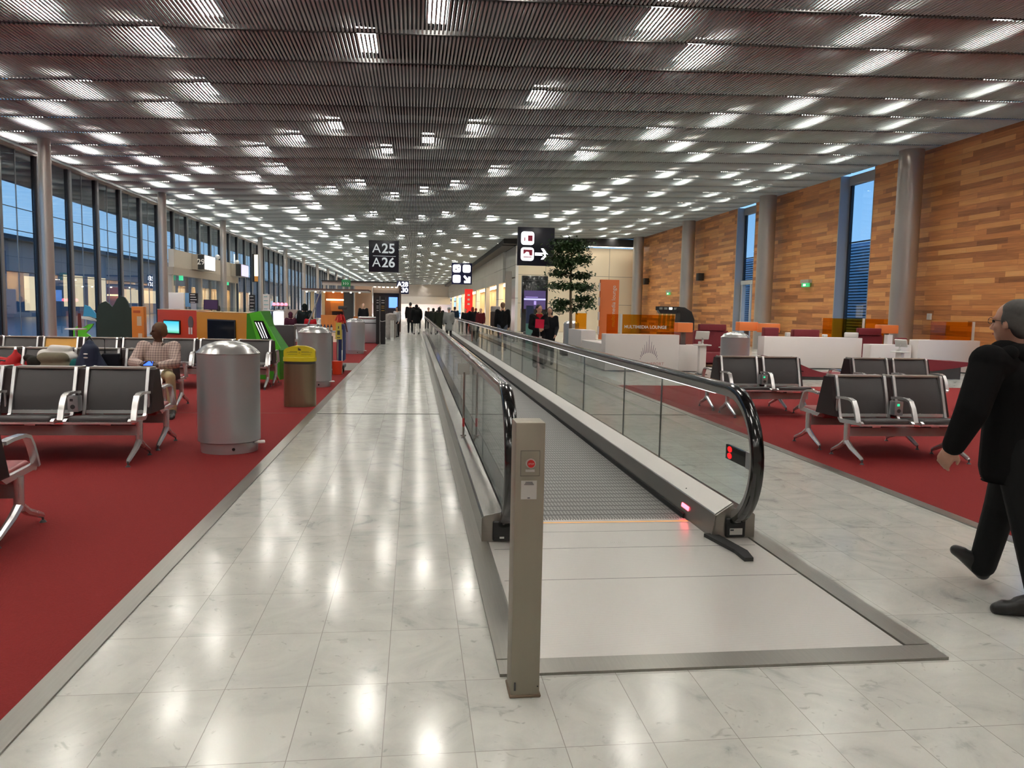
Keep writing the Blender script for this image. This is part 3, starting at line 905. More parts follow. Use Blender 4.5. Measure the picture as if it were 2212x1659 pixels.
# stop post at the walkway entrance
t = thing('stop_post', 'square steel post with a red emergency stop button', 'post', (0.452, 3.045, 0))
post_m = M('post_steel', (172,166,150), 0.42, 0.6, noise=0.05, nscale=2, stretch=(10,10,0.6))
MB().rbox(-0.058, 0.058, -0.066, 0.066, 0.004, 1.115, 0.004, 2).build('shaft', post_m, t)
MB().rbox(-0.064, 0.064, -0.072, 0.072, 0, 0.012, 0.004, 2).mat(0).build('foot_sealant', M('sealant', (120,104,86), 0.8), t)
b = MB().box(-0.037, 0.037, -0.0675, -0.066, 0.905, 1.005)
b.mat(1)
for x0, x1, z0, z1 in ((-0.038,0.038,1.004,1.0052),(-0.038,0.038,0.9045,0.906),(-0.038,-0.0368,0.905,1.005),(0.0368,0.038,0.905,1.005)): b.box(x0,x1,-0.0682,-0.066,z0,z1)
pan = b.build('button_panel', [post_m, dark_grey], t)
bt = MB().cyl(0,0,0,0.006,0.0195,n=24, xf=TR(0.002,-0.0675,0.955,rx=pi/2)).build('button_ring', white_pl, pan)
red_m = M('red_button', (206,34,34), 0.35)
b = MB().cyl(0,0,0,0.014,0.0155,0.0145,24, xf=TR(0.002,-0.0675,0.955,rx=pi/2))
vs, fs = text_mesh('STOP', 0.0095, 0.0006, True)
b.mat(1).add(vs, fs, xf=TR(0.002,-0.082,0.955))
b.build('stop_button', [red_m, M('button_letter_grey', (230,200,196), 0.5)], pan, label='red round stop button')
MB().box(-0.018, 0.018, -0.0682, -0.066, 0.921, 0.931).build('name_label', white_pl, pan)
b = MB().box(-0.034, 0.028, -0.0675, -0.066, 0.812, 0.886)
b.mat(1)
for z, w in ((0.8795,0.014),(0.8745,0.016),(0.8695,0.019)): b.box(-0.003-w, -0.003+w, -0.0682, -0.0674, z, z+0.0022)
b.box(-0.008, 0.002, -0.0682, -0.0674, 0.816, 0.819)
b.build('paper_notice', [white_pl, dark_grey], t, label='small white printed notice')
MB().rbox(-0.046, -0.038, -0.069, -0.066, 0.03, 0.065, 0.001, 1).cyl(0,0,0,0.002,0.003,n=8,xf=TR(0.05,-0.066,0.045,rx=pi/2)).build('fixing_marks', dark_grey, t)

# thin metal stand with a square plate, standing beside the left balustrade
t = thing('plate_stand', 'thin sensor pole with a bent square metal plate beside the left glass', 'stand', (0.525, 8.25, 0.203))
MB().tube([(0,0,0.0),(0,0,0.68)], 0.011, 10).build('pole', steel, t)
MB().prism([(-0.07,-0.03),(-0.064,-0.03),(-0.064,-0.006),(0.055,-0.006),(0.055,0.0),(-0.07,0.0)], 'z', 0.655, 0.775).build('plate', M('plate_pale_metal', (214,214,208), 0.4, 0.2), t)
MB().cyl(0,0,0.0,0.008,0.03).build('base', steel, t)
MB().tube([(0,0,0.10),(0,0,0.19)], 0.0125, 10).build('red_band', M('red_tape', (190,60,60), 0.5), t, label='red tape band near the foot')
# ================================================================ LEFT: PLAY CORNER, GATE, RESTAURANT, TROLLEYS
def obj(mb, name, mats, label, cat, loc=(0,0,0), rz=0.0, group=None):
    o = mb.build(name, mats, None, loc, rz)
    return tag(o, label, cat, group)
play_green = M('dark_green_board', (22,44,38), 0.55, noise=0.3, nscale=3)
t = thing('play_board', 'dark green play corner panel cut like treetops, behind the left benches', 'play panel', (-7.18, 20.0, 0))
edge = [(-0.40,0),(0.40,0),(0.42,1.38),(0.34,1.44),(0.30,1.56),(0.24,1.66),(0.14,1.70),(0.06,1.62),(0.00,1.50),(-0.05,1.42),(-0.12,1.50),(-0.20,1.56),(-0.30,1.52),(-0.37,1.44),(-0.42,1.25)]
MB().prism(edge, 'y', -0.03, 0.03).build('panel', play_green, t)
MB().box(-0.42, -0.34, 0.03, 0.4, 0, 0.06).box(0.34, 0.42, 0.03, 0.4, 0, 0.06).build('foot', dark_grey, t)
org = M('orange_panel', (206,124,44), 0.5, noise=0.1, nscale=5)
t = thing('play_post', 'narrow orange play corner post with faded pictures', 'play panel', (-6.48, 19.55, 0))
MB().rbox(-0.14, 0.14, -0.09, 0.09, 0, 1.45, 0.01).build('post', org, t)
MB().box(-0.02, 0.08, -0.094, -0.09, 1.0, 1.22).build('picture', M('faded_white', (206,190,160), 0.5), t)
MB().box(0.0, 0.09, -0.094, -0.09, 0.72, 0.82).build('picture', bpy.data.materials['faded_white'], t)
MB().box(-0.10, 0.06, -0.094, -0.09, 1.30, 1.36).build('picture', M('rust', (176,84,40), 0.5), t)

red_p = M('red_orange_panel', (186,56,24), 0.42)
mus = M('mustard_panel', (200,136,34), 0.42)
black_screen = M('screen_black', (12,12,14), 0.12)
ang = atan2(-1.1, 1.28)
t = thing('game_console_wall', 'red orange console wall with a lit turquoise screen', 'console wall', (-6.30, 20.3, 0), ang)
MB().rbox(0, 1.66, 0, 0.35, 0, 1.385, 0.012).build('wall', red_p, t)
MB().box(0.0, 1.66, 0.0, 0.35, 1.386, 1.40).build('cap', M('cream_cap', (226,206,170), 0.5), t)
sc = MB().rbox(0.28, 0.96, -0.03, 0.0, 0.80, 1.14, 0.012).build('screen_frame', black_matt, t)
tq = bpy.data.materials.new('turquoise_screen'); tq.use_nodes = True
_n = tq.node_tree; _b = _n.nodes['Principled BSDF']; _tc = _n.nodes.new('ShaderNodeTexCoord'); _s = _n.nodes.new('ShaderNodeSeparateXYZ'); _r = _n.nodes.new('ShaderNodeValToRGB')
_mr = _n.nodes.new('ShaderNodeMapRange'); _mr.inputs[1].default_value = 0.82; _mr.inputs[2].default_value = 1.12
_n.links.new(_tc.outputs['Object'], _s.inputs[0]); _n.links.new(_s.outputs['Z'], _mr.inputs[0]); _n.links.new(_mr.outputs[0], _r.inputs[0])
_r.color_ramp.elements[0].color = (*lin((70,190,120)),1); _r.color_ramp.elements[1].color = (*lin((40,200,232)),1)
_r.color_ramp.elements.new(0.28).color = (*lin((150,232,236)),1)
_n.links.new(_r.outputs[0], _b.inputs['Emission Color']); _b.inputs['Emission Strength'].default_value = 1.1; _b.inputs['Base Color'].default_value = (0,0,0,1)
MB().box(0.31, 0.93, -0.034, -0.031, 0.83, 1.11).build('screen', tq, sc, label='lit turquoise game screen')
MB().prism([(1.36+0.10*cos(a), 1.10+0.15*sin(a)) for a in [2*pi*i/24 for i in range(24)]], 'y', -0.012, 0.0).mat(1).box(1.28, 1.34, -0.016, -0.012, 0.82, 0.98).box(1.37, 1.43, -0.016, -0.012, 0.82, 0.98).build('hand_sensor', [M('grey_oval', (96,88,88), 0.4), white_pl], t)
ang2 = atan2(-1.62, 1.62)
t = thing('game_console_wall', 'mustard console wall with a large dark switched-off screen', 'console wall', (-5.08, 19.18, 0), ang2)
MB().rbox(0, 2.25, 0, 0.35, 0, 1.36, 0.012).build('wall', mus, t)
MB().box(0.0, 2.25, 0.0, 0.35, 1.361, 1.375).build('cap', M('cream_cap_two', (226,206,170), 0.5), t)
MB().rbox(0.50, 1.62, -0.03, 0.0, 0.62, 1.20, 0.01).mat(1).box(0.53, 1.59, -0.033, -0.030, 0.65, 1.17).build('screen', [black_matt, black_screen], t)
grn = M('bright_green_panel', (86,190,44), 0.4); grnd = M('green_panel_side', (54,140,30), 0.45)
t = thing('game_kiosk', 'slanted bright green game kiosk with a black and white screen', 'game kiosk', (-3.18, 16.75, 0), -0.25)
MB().mat(0).prism([(-0.30,0),(0.42,0),(0.44,0.62),(0.10,1.10),(0.0,1.42),(-0.28,1.36),(-0.30,0.70)], 'y', 0.0, 0.5).build('housing', grnd, t)
MB().prism([(-0.20,1.36),(0.02,1.42),(0.46,0.66),(0.34,0.55),(-0.02,0.74)], 'y', -0.05, 0.0).build('front_panel', grn, t)
b = MB().prism([(-0.10,1.22),(0.10,1.22),(0.27,0.86),(0.06,0.82)], 'y', -0.065, -0.05).mat(1)
for k in range(3): b.prism([(-0.075+0.06*k,1.19),(-0.052+0.06*k,1.19),(0.10+0.05*k,0.87),(0.085+0.05*k,0.86)], 'y', -0.068, -0.065)
b.build('screen', [black_screen, emit_mat('screen_white_streaks', (236,238,240), 0.9)], t)
t = thing('play_animal', 'bright green cut-out animal figure with a red and dark mast', 'play figure', (-7.93, 19.9, 0))
MB().prism([(-0.18,0),(0.20,0),(0.22,0.72),(0.12,0.80),(0.24,0.92),(0.30,1.02),(0.18,1.00),(0.06,0.92),(-0.06,0.96),(-0.16,0.88)], 'y', -0.03, 0.03).build('body', grn, t)
MB().prism([(-0.05,0.9),(0.04,0.9),(0.02,1.26),(-0.04,1.26)], 'y', -0.05, -0.03).build('mast', M('dark_red_mast', (96,34,30), 0.5), t)
t = thing('play_sail', 'small blue and white sail shaped play panel by the window', 'play panel', (-8.0, 20.6, 0))
MB().prism([(-0.14,1.18),(0.02,1.18),(0.22,1.12),(0.34,1.02),(0.02,1.42),(-0.10,1.46)], 'y', -0.02, 0.02).build('sail', M('sail_blue', (60,150,196), 0.5), t)
MB().prism([(-0.18,1.12),(0.30,1.04),(0.36,1.00),(-0.02,1.17),(-0.18,1.18)], 'y', -0.025, 0.025).build('trim', white_pl, t)
MB().tube([(-0.08,0,0),(-0.08,0,1.2)], 0.02, 8).build('pole', grey_paint, t)
t = thing('side_table', 'small white pointed table beside the play corner', 'table', (-7.75, 18.9, 0))
MB().prism([(-0.16,0.06),(0.20,-0.25),(0.26,0.22),(0.1,0.28)], 'z', 0.90, 0.93).build('tabletop', white_pl, t)
MB().tube([(0.1,0.05,0),(0.1,0.05,0.9)], 0.03, 10).build('leg', grey_paint, t)

# ---- boarding gate on the glazed side
beige_p = M('gate_beige_panel', (206,196,180), 0.45)
beige_d = M('gate_beam_taupe', (176,164,148), 0.5)
t = thing('gate_portal', 'beige boarding gate portal with a deep header on the glazed side', 'gate portal', (-11.1, 38.2, 0))
MB().box(-0.25, 0.0, 0.1, 13.4, 3.22, 4.04).build('header', beige_p, t)
MB().box(-0.32, 0.10, -0.4, 12.9, 2.85, 3.2).build('beam', beige_d, t)
for y in (-0.35, 4.6, 9.0, 12.5):
    MB().box(-0.25, 0.02, y, y+0.3, 0, 2.86).build('post', beige_p, t)
MB().box(-0.14, -0.12, -0.05, 12.5, 0, 2.85).build('door_glass', facade_glass, t)
MB().ball((0.02, 8.2, 4.18), 0.14).build('camera_dome', white_pl, t)
MB().ball((0.02, 13.1, 4.18), 0.14).build('camera_dome', white_pl, t)
scr_w = emit_mat('white_screen', (248,248,255), 2.2)
scr_l = emit_mat('lilac_screen', (206,204,240), 0.9)
for yy, txt, lab, sm_ in ((41.2, '29', 'gate sign box with a white lit panel and a black number end', scr_w), (49.6, '', 'gate sign box with a pale lilac screen at the far end of the header', scr_l)):
    t = thing('gate_sign', lab, 'sign', (-11.09, yy, 3.24))
    MB().box(0, 0.60, 0, 2.2, 0, 0.76).build('box', [M('gate_box_grey', (150,140,126), 0.4)], t)
    pb = MB().box(0.30, 0.60, -0.02, 0.0, 0.02, 0.74).build('number_plate', black_matt, t)
    if txt:
        vs, fs = text_mesh(txt, 0.38, 0.004, True)
        MB().add(vs, fs, xf=TR(0.45, -0.022, 0.38)).build('number', white_pl, pb)
    MB().box(0.60, 0.62, 0.12, 2.1, 0.04, 0.72).build('lit_panel', sm_, t)
# exit light, boards and monitor at the gate
eg = emit_mat('green_exit_light', (70,210,150), 0.9)
obj(MB().box(-0.09, 0.09, -0.03, 0.03, 0, 0.22), 'exit_light', eg, 'small green exit light inside the beige gate, left opening', 'exit light', (-11.05, 39.2, 2.63), group=None)
obj(MB().box(-0.06, 0.06, -0.03, 0.03, 0, 0.18), 'exit_light', eg, 'small green exit light inside the beige gate, right opening', 'exit light', (-11.05, 48.6, 2.67))
t = thing('notice_board', 'white notice board above the red console wall', 'notice board', (-8.63, 30, 0))
MB().rbox(-0.27, 0.27, -0.03, 0.03, 1.05, 1.93, 0.01).build('board', white_pl, t)
MB().box(-0.20, 0.20, -0.02, 0.02, 0, 1.05).build('stand', grey_paint, t)
MB().box(-0.1, 0.12, -0.034, -0.03, 1.32, 1.335).box(0.02, 0.06, -0.034, -0.03, 1.22, 1.25).build('print', dark_grey, t)
t = thing('blue_poster', 'narrow light blue poster beside the white notice board', 'poster', (-8.32, 30.3, 0))
MB().box(-0.09, 0.09, -0.02, 0.02, 1.42, 1.93).build('sheet', M('poster_blue', (110,160,206), 0.5), t)
MB().box(-0.02, 0.02, -0.015, 0.015, 0, 1.42).build('stand', grey_paint, t)
def dark_board(lab, x, y, w, z0, z1, nl, stripe):
    t = thing('info_stand', lab, 'info stand', (x, y, 0))
    MB().box(-w/2, w/2, -0.02, 0.02, z0, z1).build('board', stripe[0], t)
    b = MB()
    for k in range(nl):
        z = z1 - (z1-z0)*(k+0.6)/nl
        b.box(-w*0.36, w*0.36*(0.5+0.5*((k*7) % 3)/2), -0.023, -0.02, z-0.012, z+0.012)
    b.build('print', stripe[1], t)
    MB().box(-w*0.3, w*0.3, -0.015, 0.015, 0, z0).build('stand', grey_paint, t)
dark_board('black notice sheet with white lines on a stand at the gate', -8.03, 30, 0.31, 1.56, 1.92, 4, (black_matt, white_pl))
dark_board('black striped notice on a stand right of the gate', -6.55, 33.0, 0.24, 1.30, 1.95, 5, (black_matt, white_pl))
dark_board('white notice with turquoise lines on a stand right of the gate', -6.0, 33.0, 0.26, 1.32, 1.98, 4, (white_pl, M('turquoise_print', (90,180,180), 0.5)))
t = thing('monitor', 'dark purple monitor at the gate desk behind the console walls', 'monitor', (-7.42, 30, 0))
MB().rbox(-0.26, 0.26, -0.03, 0.03, 1.33, 1.70, 0.01).mat(1).box(-0.24, 0.24, -0.034, -0.03, 1.35, 1.68).build('screen', [black_matt, emit_mat('dark_purple_screen', (44,26,56), 0.6)], t)
MB().box(-0.03, 0.03, -0.02, 0.02, 0, 1.33).build('stand', black_matt, t)
t = thing('gate_desk', 'long grey gate desk with a glass rail behind the console walls', 'desk', (-7.4, 31.2, 0))
MB().rbox(-1.6, 1.6, -0.3, 0.3, 0, 1.10, 0.02).build('desk', grey_paint, t)
MB().box(-1.6, 1.6, -0.31, -0.30, 1.10, 1.42).build('glass_rail', clear_glass, t)
t = thing('warm_wall_screen', 'tall warm lit screen hanging on the glazed side past the gate', 'screen', (-10.9, 56.0, 3.1))
MB().box(-0.2, 0.2, 0, 0.12, 0, 1.9).build('frame', black_matt, t)
MB().box(-0.05, 0.2, -0.02, 0, 0.4, 1.86).mat(1).box(-0.05, 0.2, -0.02, 0, 0.04, 0.4).build('picture', [emit_mat('warm_screen', (255,236,200), 1.6), emit_mat('amber_screen', (160,104,34), 0.6)], t)

# ---- service desk with white light box, wine bar shapes
t = thing('service_kiosk', 'grey service desk with a bright white light box, right of the green kiosk', 'service desk', (-4.1, 24, 0))
MB().rbox(-0.42, 0.55, -0.25, 0.25, 0, 0.96, 0.015).build('desk', dark_grey, t)
MB().rbox(-0.02, 0.26, -0.24, -0.12, 0.97, 1.36, 0.01).build('light_box', emit_mat('white_light_box', (250,252,250), 1.6), t)
MB().rbox(-0.36, 0.26, -0.1, 0.2, 1.36, 1.40, 0.008).build('top_shelf', grey_paint, t)
t = thing('planter_counter', 'light grey counter tapering to a white base beside the service desk', 'counter', (-5.3, 34, 0))
MB().prism([(-0.45,1.38),(0.42,1.38),(0.22,1.0),(-0.16,1.0)], 'y', -0.2, 0.2).build('hopper', M('pale_grey_counter', (176,170,160), 0.5), t)
MB().box(-0.2, 0.26, -0.2, 0.2, 0, 1.0).build('base', white_pl, t)
for k in range(4):
    obj(MB().lathe([(0.02,0),(0.075,0.02),(0.09,0.08),(0.05,0.14),(0.01,0.15)], 14), 'red_lamp', emit_mat('pink_red_lamp', (255,110,130), 3.0) if k == 0 else bpy.data.materials['pink_red_lamp'],
        'small glowing pink lamp in a short row above the grey counter', 'lamp', (-6.9+0.19*k, 40, 1.52), group='pink lamps over the counter')
lamp_rail = obj(MB().tube([(-7.0,40,1.50),(-6.2,40,1.50)], 0.02, 8).tube([(-7.0,40,0),(-7.0,40,1.50)], 0.03, 8).tube([(-6.2,40,0),(-6.2,40,1.50)], 0.03, 8), 'lamp_rail', black_matt, 'thin black rail carrying the row of pink lamps', 'rail')

# ---- restaurant on the left further down
wood_o = M('orange_wood_wall', (206,120,48), 0.4, noise=0.25, nscale=3, stretch=(9,9,0.4))
t = thing('restaurant_pavilion', 'restaurant pavilion with a flat canopy and an orange lit wooden wall', 'restaurant', (-4.75, 48.0, 0))
MB().box(-1.9, 1.95, 0, 3.4, 2.42, 2.50).mat(1).box(-1.95, 2.0, -0.05, 3.45, 2.50, 2.58).build('canopy', [white_lam, M('canopy_brown_edge', (84,50,40), 0.5)], t)
MB().box(-0.95, 0.35, 2.6, 2.8, 0, 2.42).build('wooden_wall', wood_o, t)
MB().prism([(-0.45,1.25),(0.30,1.25),(0.34,1.85),(-0.5,1.85)], 'y', 2.2, 2.6).build('hood', M('orange_hood', (232,140,56), 0.35), t)
MB().box(-0.4, 0.3, 2.3, 2.58, 1.0, 1.22).build('oven_opening', M('dark_oven', (40,16,12), 0.6), t)
MB().box(0.36, 0.95, 1.8, 2.0, 0, 2.42).build('grey_pillar', dark_grey, t)
for x in (-1.72, -1.05): MB().box(x, x+0.2, 2.4, 2.6, 0, 2.42).build('cream_post', M('cream_post_%d' % int(-x*100), (222,200,160), 0.5), t)
MB().box(-1.4, -1.1, 2.5, 2.6, 0.8, 2.3).build('blue_panel', M('blue_panel', (70,80,130), 0.5), t)
MB().box(-1.0, 0.35, 1.6, 2.2, 0, 1.0).build('bar_counter', wood_o, t)
for k in range(7):
    x = -1.7 + 0.52*k
    MB().lathe([(0.05,0),(0.05,0.06)], 10, (x, 0.5)).build('canopy_spotlight', emit_mat('canopy_spot_%d' % k, (255,240,214), 7.0) if k == 0 else bpy.data.materials['canopy_spot_0'], t).location = (0, 0, 2.36)
MB().box(-0.72, 0.42, 2.05, 2.12, 1.90, 2.0).build('bar_sign', emit_mat('bar_sign_warm', (255,224,170), 4.0), t, label='glowing warm bar light')
peach = M('peach_restaurant_wall', (236,200,168), 0.6)
obj(MB().box(-3.75, -2.7, 50.6, 50.8, 0, 2.85), 'restaurant_wall', peach, 'peach lit wall between the restaurant pavilion and the dark shop', 'wall panel')
obj(MB().box(-3.75, -2.6, 49.2, 50.0, 0, 0.95), 'wooden_counter', wood_o, 'low wooden counter in front of the peach wall', 'counter')
obj(MB().box(-5.85, -5.7, 51.7, 51.9, 0, 2.9).box(-5.9, -1.2, 51.6, 52.2, 2.9, 3.12).mat(1).box(-5.95, -1.15, 51.5, 52.3, 3.12, 3.2), 'shop_fascia', [M('fascia_cream', (220,208,196), 0.5), soffit_m], 'long cream fascia over the restaurant and the dark shop', 'fascia')
t = thing('dark_shop', 'dark shop front with a blue screen beyond the restaurant', 'shop', (-1.85, 51.0, 0))
MB().box(-0.8, 0.85, 0.3, 0.5, 0, 2.88).build('back_wall', M('dark_shop_wall', (54,40,38), 0.5, noise=0.5, nscale=5), t)
MB().box(-0.8, 0.9, -0.1, 0.3, 2.45, 2.88).build('header', M('shop_header_taupe', (130,116,108), 0.5), t)
MB().box(0.2, 0.74, -0.05, 0.0, 1.52, 2.2).build('screen', emit_mat('blue_tv_screen', (110,160,250), 1.4), t, label='tall lit blue screen')
MB().box(0.85, 0.97, -0.3, 0.4, 0, 2.95).build('pillar', M('shop_pillar', (80,60,54), 0.5), t)
for k in range(6):
    MB().box(-0.75+0.27*k, -0.60+0.27*k, -0.35, -0.2, 2.80, 2.84).build('spotlight', bpy.data.materials['canopy_spot_0'], t)
MB().box(-0.75, 0.1, 0.05, 0.3, 0, 1.3).build('shelf_unit', M('shelf_dark', (60,46,42), 0.6, noise=0.9, nscale=14), t)

# ---- black directory pylon and its pole
t = thing('directory_pylon', 'tall black directory pylon with white and yellow lines by the aisle edge', 'pylon', (-1.42, 33.4, 0))
MB().rbox(-0.19, -0.05, -0.08, 0.08, 0, 1.95, 0.01).build('left_panel', black_matt, t)
MB().rbox(-0.0, 0.20, -0.09, 0.09, 0, 1.97, 0.01).build('right_panel', black_matt, t)
MB().tube([(-0.025,-0.1,0),(-0.025,-0.1,2.0)], 0.018, 10).build('pole', steel, t)
b = MB()
for k, z in enumerate((1.82, 1.72, 1.58, 1.50, 1.40)):
    b.mat(0).box(-0.17, -0.08, -0.084, -0.08, z, z+0.025).mat(0 if k < 2 else 1).box(0.03, 0.16, -0.094, -0.09, z, z+0.025)
b.build('direction_lines', [white_pl, M('pylon_yellow', (214,160,60), 0.5)], t)
MB().tube([(-0.02,-0.12,0.98),(0.06,-0.16,0.95),(0.2,-0.12,0.98)], 0.012, 6).build('chain', white_pl, t)

# ---- grey utility cart with a broom, and the cleaning trolley
t = thing('utility_cart', 'grey plastic utility cart behind the second silver bin', 'cart', (-2.66, 20, 0))
lgp = M('light_grey_plastic', (158,158,164), 0.5)
MB().prism([(-0.24,1.06),(0.26,1.06),(0.20,0.72),(-0.18,0.72)], 'y', -0.2, 0.2).build('tub', lgp, t)
MB().rbox(-0.28, 0.30, -0.22, 0.22, 1.05, 1.09, 0.01).build('rim', lgp, t)
MB().box(-0.22, 0.24, -0.2, 0.2, 0.14, 0.66).mat(1).box(-0.26, 0.27, -0.22, 0.22, 0.66, 0.72).build('body', [M('pinkish_grey', (196,176,170), 0.5), lgp], t)
for x in (-0.2, 0.2):
    for y in (-0.16, 0.16): MB().cyl(0,0,-0.02,0.02,0.07,n=14, xf=TR(x, y, 0.07, rx=0, ry=pi/2)).build('wheel', black_matt, t)
t = thing('broom', 'long grey handled broom leaning out of the utility cart', 'broom', (-2.6, 19.72, 1.02))
MB().tube([(-0.02,0,0.0),(0.30,0.1,0.90)], 0.018, 8).build('handle', lgp, t)
MB().tube([(-0.03,0,0.03),(-0.06,0,-0.17)], [0.035,0.06], 8).build('head', M('broom_brown', (130,100,96), 0.7), t)
blue_bag = M('blue_bag_cloth', (38,50,104), 0.7, noise=0.2, nscale=6)
t = thing('cleaning_trolley', 'cleaning trolley with blue bags and a black base beside the left aisle', 'trolley', (-1.95, 18.6, 0))
MB().rbox(-0.30, 0.34, -0.32, 0.32, 0.12, 0.20, 0.015).build('base', black_matt, t)
MB().rbox(-0.28, 0.04, -0.28, 0.28, 0.20, 0.86, 0.02).build('cabinet', M('trolley_dark_grey', (56,58,62), 0.5), t)
MB().rbox(0.16, 0.34, -0.15, 0.3, 0.28, 1.14, 0.05).build('blue_bag', blue_bag, t)
MB().rbox(-0.30, 0.24, -0.28, 0.28, 0.95, 0.975, 0.008).build('tray', lgp, t)
for x in (0.20, 0.30): MB().tube([(x,-0.26,0.16),(x,-0.26,1.02)], 0.014, 8).build('handle_post', chrome, t)
for x in (-0.24, 0.28):
    for y in (-0.26, 0.26): MB().cyl(0,0,-0.02,0.02,0.06,n=14, xf=TR(x, y, 0.06, ry=pi/2)).build('wheel', black_matt, t)
MB().tube([(0.30,-0.30,0.0),(0.30,-0.30,0.55)], 0.012, 8).build('bumper_post', white_pl, t)
t = thing('mop_bucket', 'red orange bucket standing in front of the cleaning trolley', 'bucket', (-1.74, 18.12, 0.0))
MB().lathe([(0.095,0),(0.10,0.02),(0.125,0.30),(0.13,0.31)], 24, sy=0.7).build('pail', M('red_orange_plastic', (222,66,36), 0.45), t)
t = thing('wet_floor_sign', 'folded yellow caution sign standing upright on the cleaning trolley', 'caution sign', (-1.72, 18.24, 0.80))
MB().prism([(-0.075,0),(0.075,0),(0.06,0.38),(-0.06,0.38)], 'y', -0.012, 0.012).build('board', M('caution_yellow', (206,190,88), 0.5), t)
MB().box(-0.012, 0.012, -0.016, -0.012, 0.24, 0.30).box(-0.03, 0.03, -0.016, -0.012, 0.10, 0.20).box(-0.035, 0.035, -0.016, -0.012, 0.03, 0.05).build('printed_figure', dark_grey, t)
t = thing('red_duster', 'tangled red mop heads on top of the cleaning trolley', 'mop', (-1.70, 18.45, 1.175))
b = MB(); rr_ = random.Random(5)
for k in range(26):
    a = rr_.uniform(0, 2*pi); q = rr_.uniform(0.03, 0.15)
    b.tube([(0,0,0.06),(q*0.6*cos(a),q*0.6*sin(a),0.14+0.05*rr_.random()),(q*cos(a),q*sin(a),rr_.uniform(-0.02,0.06))], 0.014, 6)
b.build('mop_strands', M('red_mop', (200,46,48), 0.9), t)
t = thing('dust_mop', 'dark mop handle standing in the cleaning trolley', 'mop', (-1.60, 18.5, 0.96))
MB().tube([(0.05,0,0.0),(-0.06,0.05,0.55)], 0.014, 8).build('handle', M('dark_wood_handle', (84,30,26), 0.6), t)
MB().rbox(-0.10, 0.10, -0.03, 0.03, 0.52, 0.60, 0.02, xf=TR(-0.06,0.05,0)).build('mop_head', dark_grey, t)
for k in range(5):
    o = obj(MB().lathe([(0.025,0),(0.028,0.01),(0.028,0.10),(0.012,0.13),(0.012,0.155)], 12).mat(1).lathe([(0.0285,0.02),(0.0285,0.09)], 12), 'spray_bottle', [M('bottle_dark', (40,32,66), 0.4), white_pl] if k == 0 else [bpy.data.materials['bottle_dark'], white_pl],
        'small dark bottle with a white label on the cleaning trolley tray', 'bottle', (-2.20+0.075*k, 18.40, 0.976), group='bottles on the cleaning trolley')
# ================================================================ HANGING SIGNS AND SCREENS
navy = M('sign_navy_black', (16,18,38), 0.3)
navy_b = M('sign_navy', (24,30,78), 0.3)
sign_white = emit_mat('sign_white_light', (250,248,255), 2.2)
sign_dim = emit_mat('sign_pale_letters', (196,204,206), 0.65)
crim = M('sign_crimson', (150,40,64), 0.5, emit=0.25)
def hanger(t, x0, x1, z, zc, y=0):
    for x in (x0, x1):
        MB().tube([(x, y, z), (x, y, zc)], 0.012, 8).build('hanger_rod', grey_paint, t)
def rsq(cx_, cz_, s, r=0.22, k=5):
    p = []
    for sx_, sz_, a0 in ((1,1,0),(-1,1,pi/2),(-1,-1,pi),(1,-1,1.5*pi)):
        for i in range(k+1):
            a = a0 + pi/2*i/k
            p.append((cx_ + sx_*s*(0.5-r) + s*r*cos(a), cz_ + sz_*s*(0.5-r) + s*r*sin(a)))
    return p
# A25 / A26
t = thing('gate_number_sign', 'black hanging sign reading A25 over A26', 'sign', (-1.165, 30, 2.86))
bd_ = MB().rbox(-0.555, 0.555, -0.06, 0.06, 0, 1.17, 0.008, 2).build('board', navy, t)
b = MB()
for i, (let, num) in enumerate((('A','25'),('A','26'))):
    z = 0.86 - 0.52*i
    for txt, bold, x in ((let, False, -0.27), (num, True, 0.17)):
        vs, fs = text_mesh(txt, 0.48 if not bold else 0.50, 0.004, bold)
        b.add(vs, fs, xf=TR(x, -0.063, z))
b.box(-0.40, 0.44, -0.064, -0.061, 0.585, 0.60)
b.build('lettering', sign_dim, bd_)
hanger(t, -0.4, 0.4, 1.17, 3.48)
# large pictogram sign beside the tree
t = thing('pictogram_sign', 'large navy hanging sign with two white pictograms and an arrow, beside the tree', 'sign', (4.58, 30, 3.25))
bd_ = MB().rbox(-0.71, 0.71, -0.07, 0.07, 0, 1.45, 0.008, 2).build('board', navy, t)
MB().prism(rsq(-0.33, 1.03, 0.50), 'y', -0.076, -0.07).prism(rsq(-0.33, 0.43, 0.50), 'y', -0.076, -0.07).build('pictogram_tiles', sign_white, bd_)
b = MB().box(-0.46,-0.42,-0.08,-0.076,0.92,1.06).box(-0.32,-0.14,-0.08,-0.076,0.92,1.14)
b.box(-0.48,-0.16,-0.08,-0.076,0.30,0.335).prism([(-0.49,0.42),(-0.49,0.60),(-0.14,0.60),(-0.14,0.38),(-0.25,0.38),(-0.27,0.50),(-0.36,0.52),(-0.42,0.46)], 'y', -0.08, -0.076)
b.build('pictogram_figures', crim, bd_)
MB().prism([(-0.04,0.385),(0.30,0.385),(0.19,0.24),(0.29,0.24),(0.47,0.44),(0.29,0.66),(0.19,0.66),(0.30,0.495),(-0.04,0.495)], 'y', -0.076, -0.07).build('arrow', sign_white, bd_)
hanger(t, -0.5, 0.5, 1.45, 3.26)
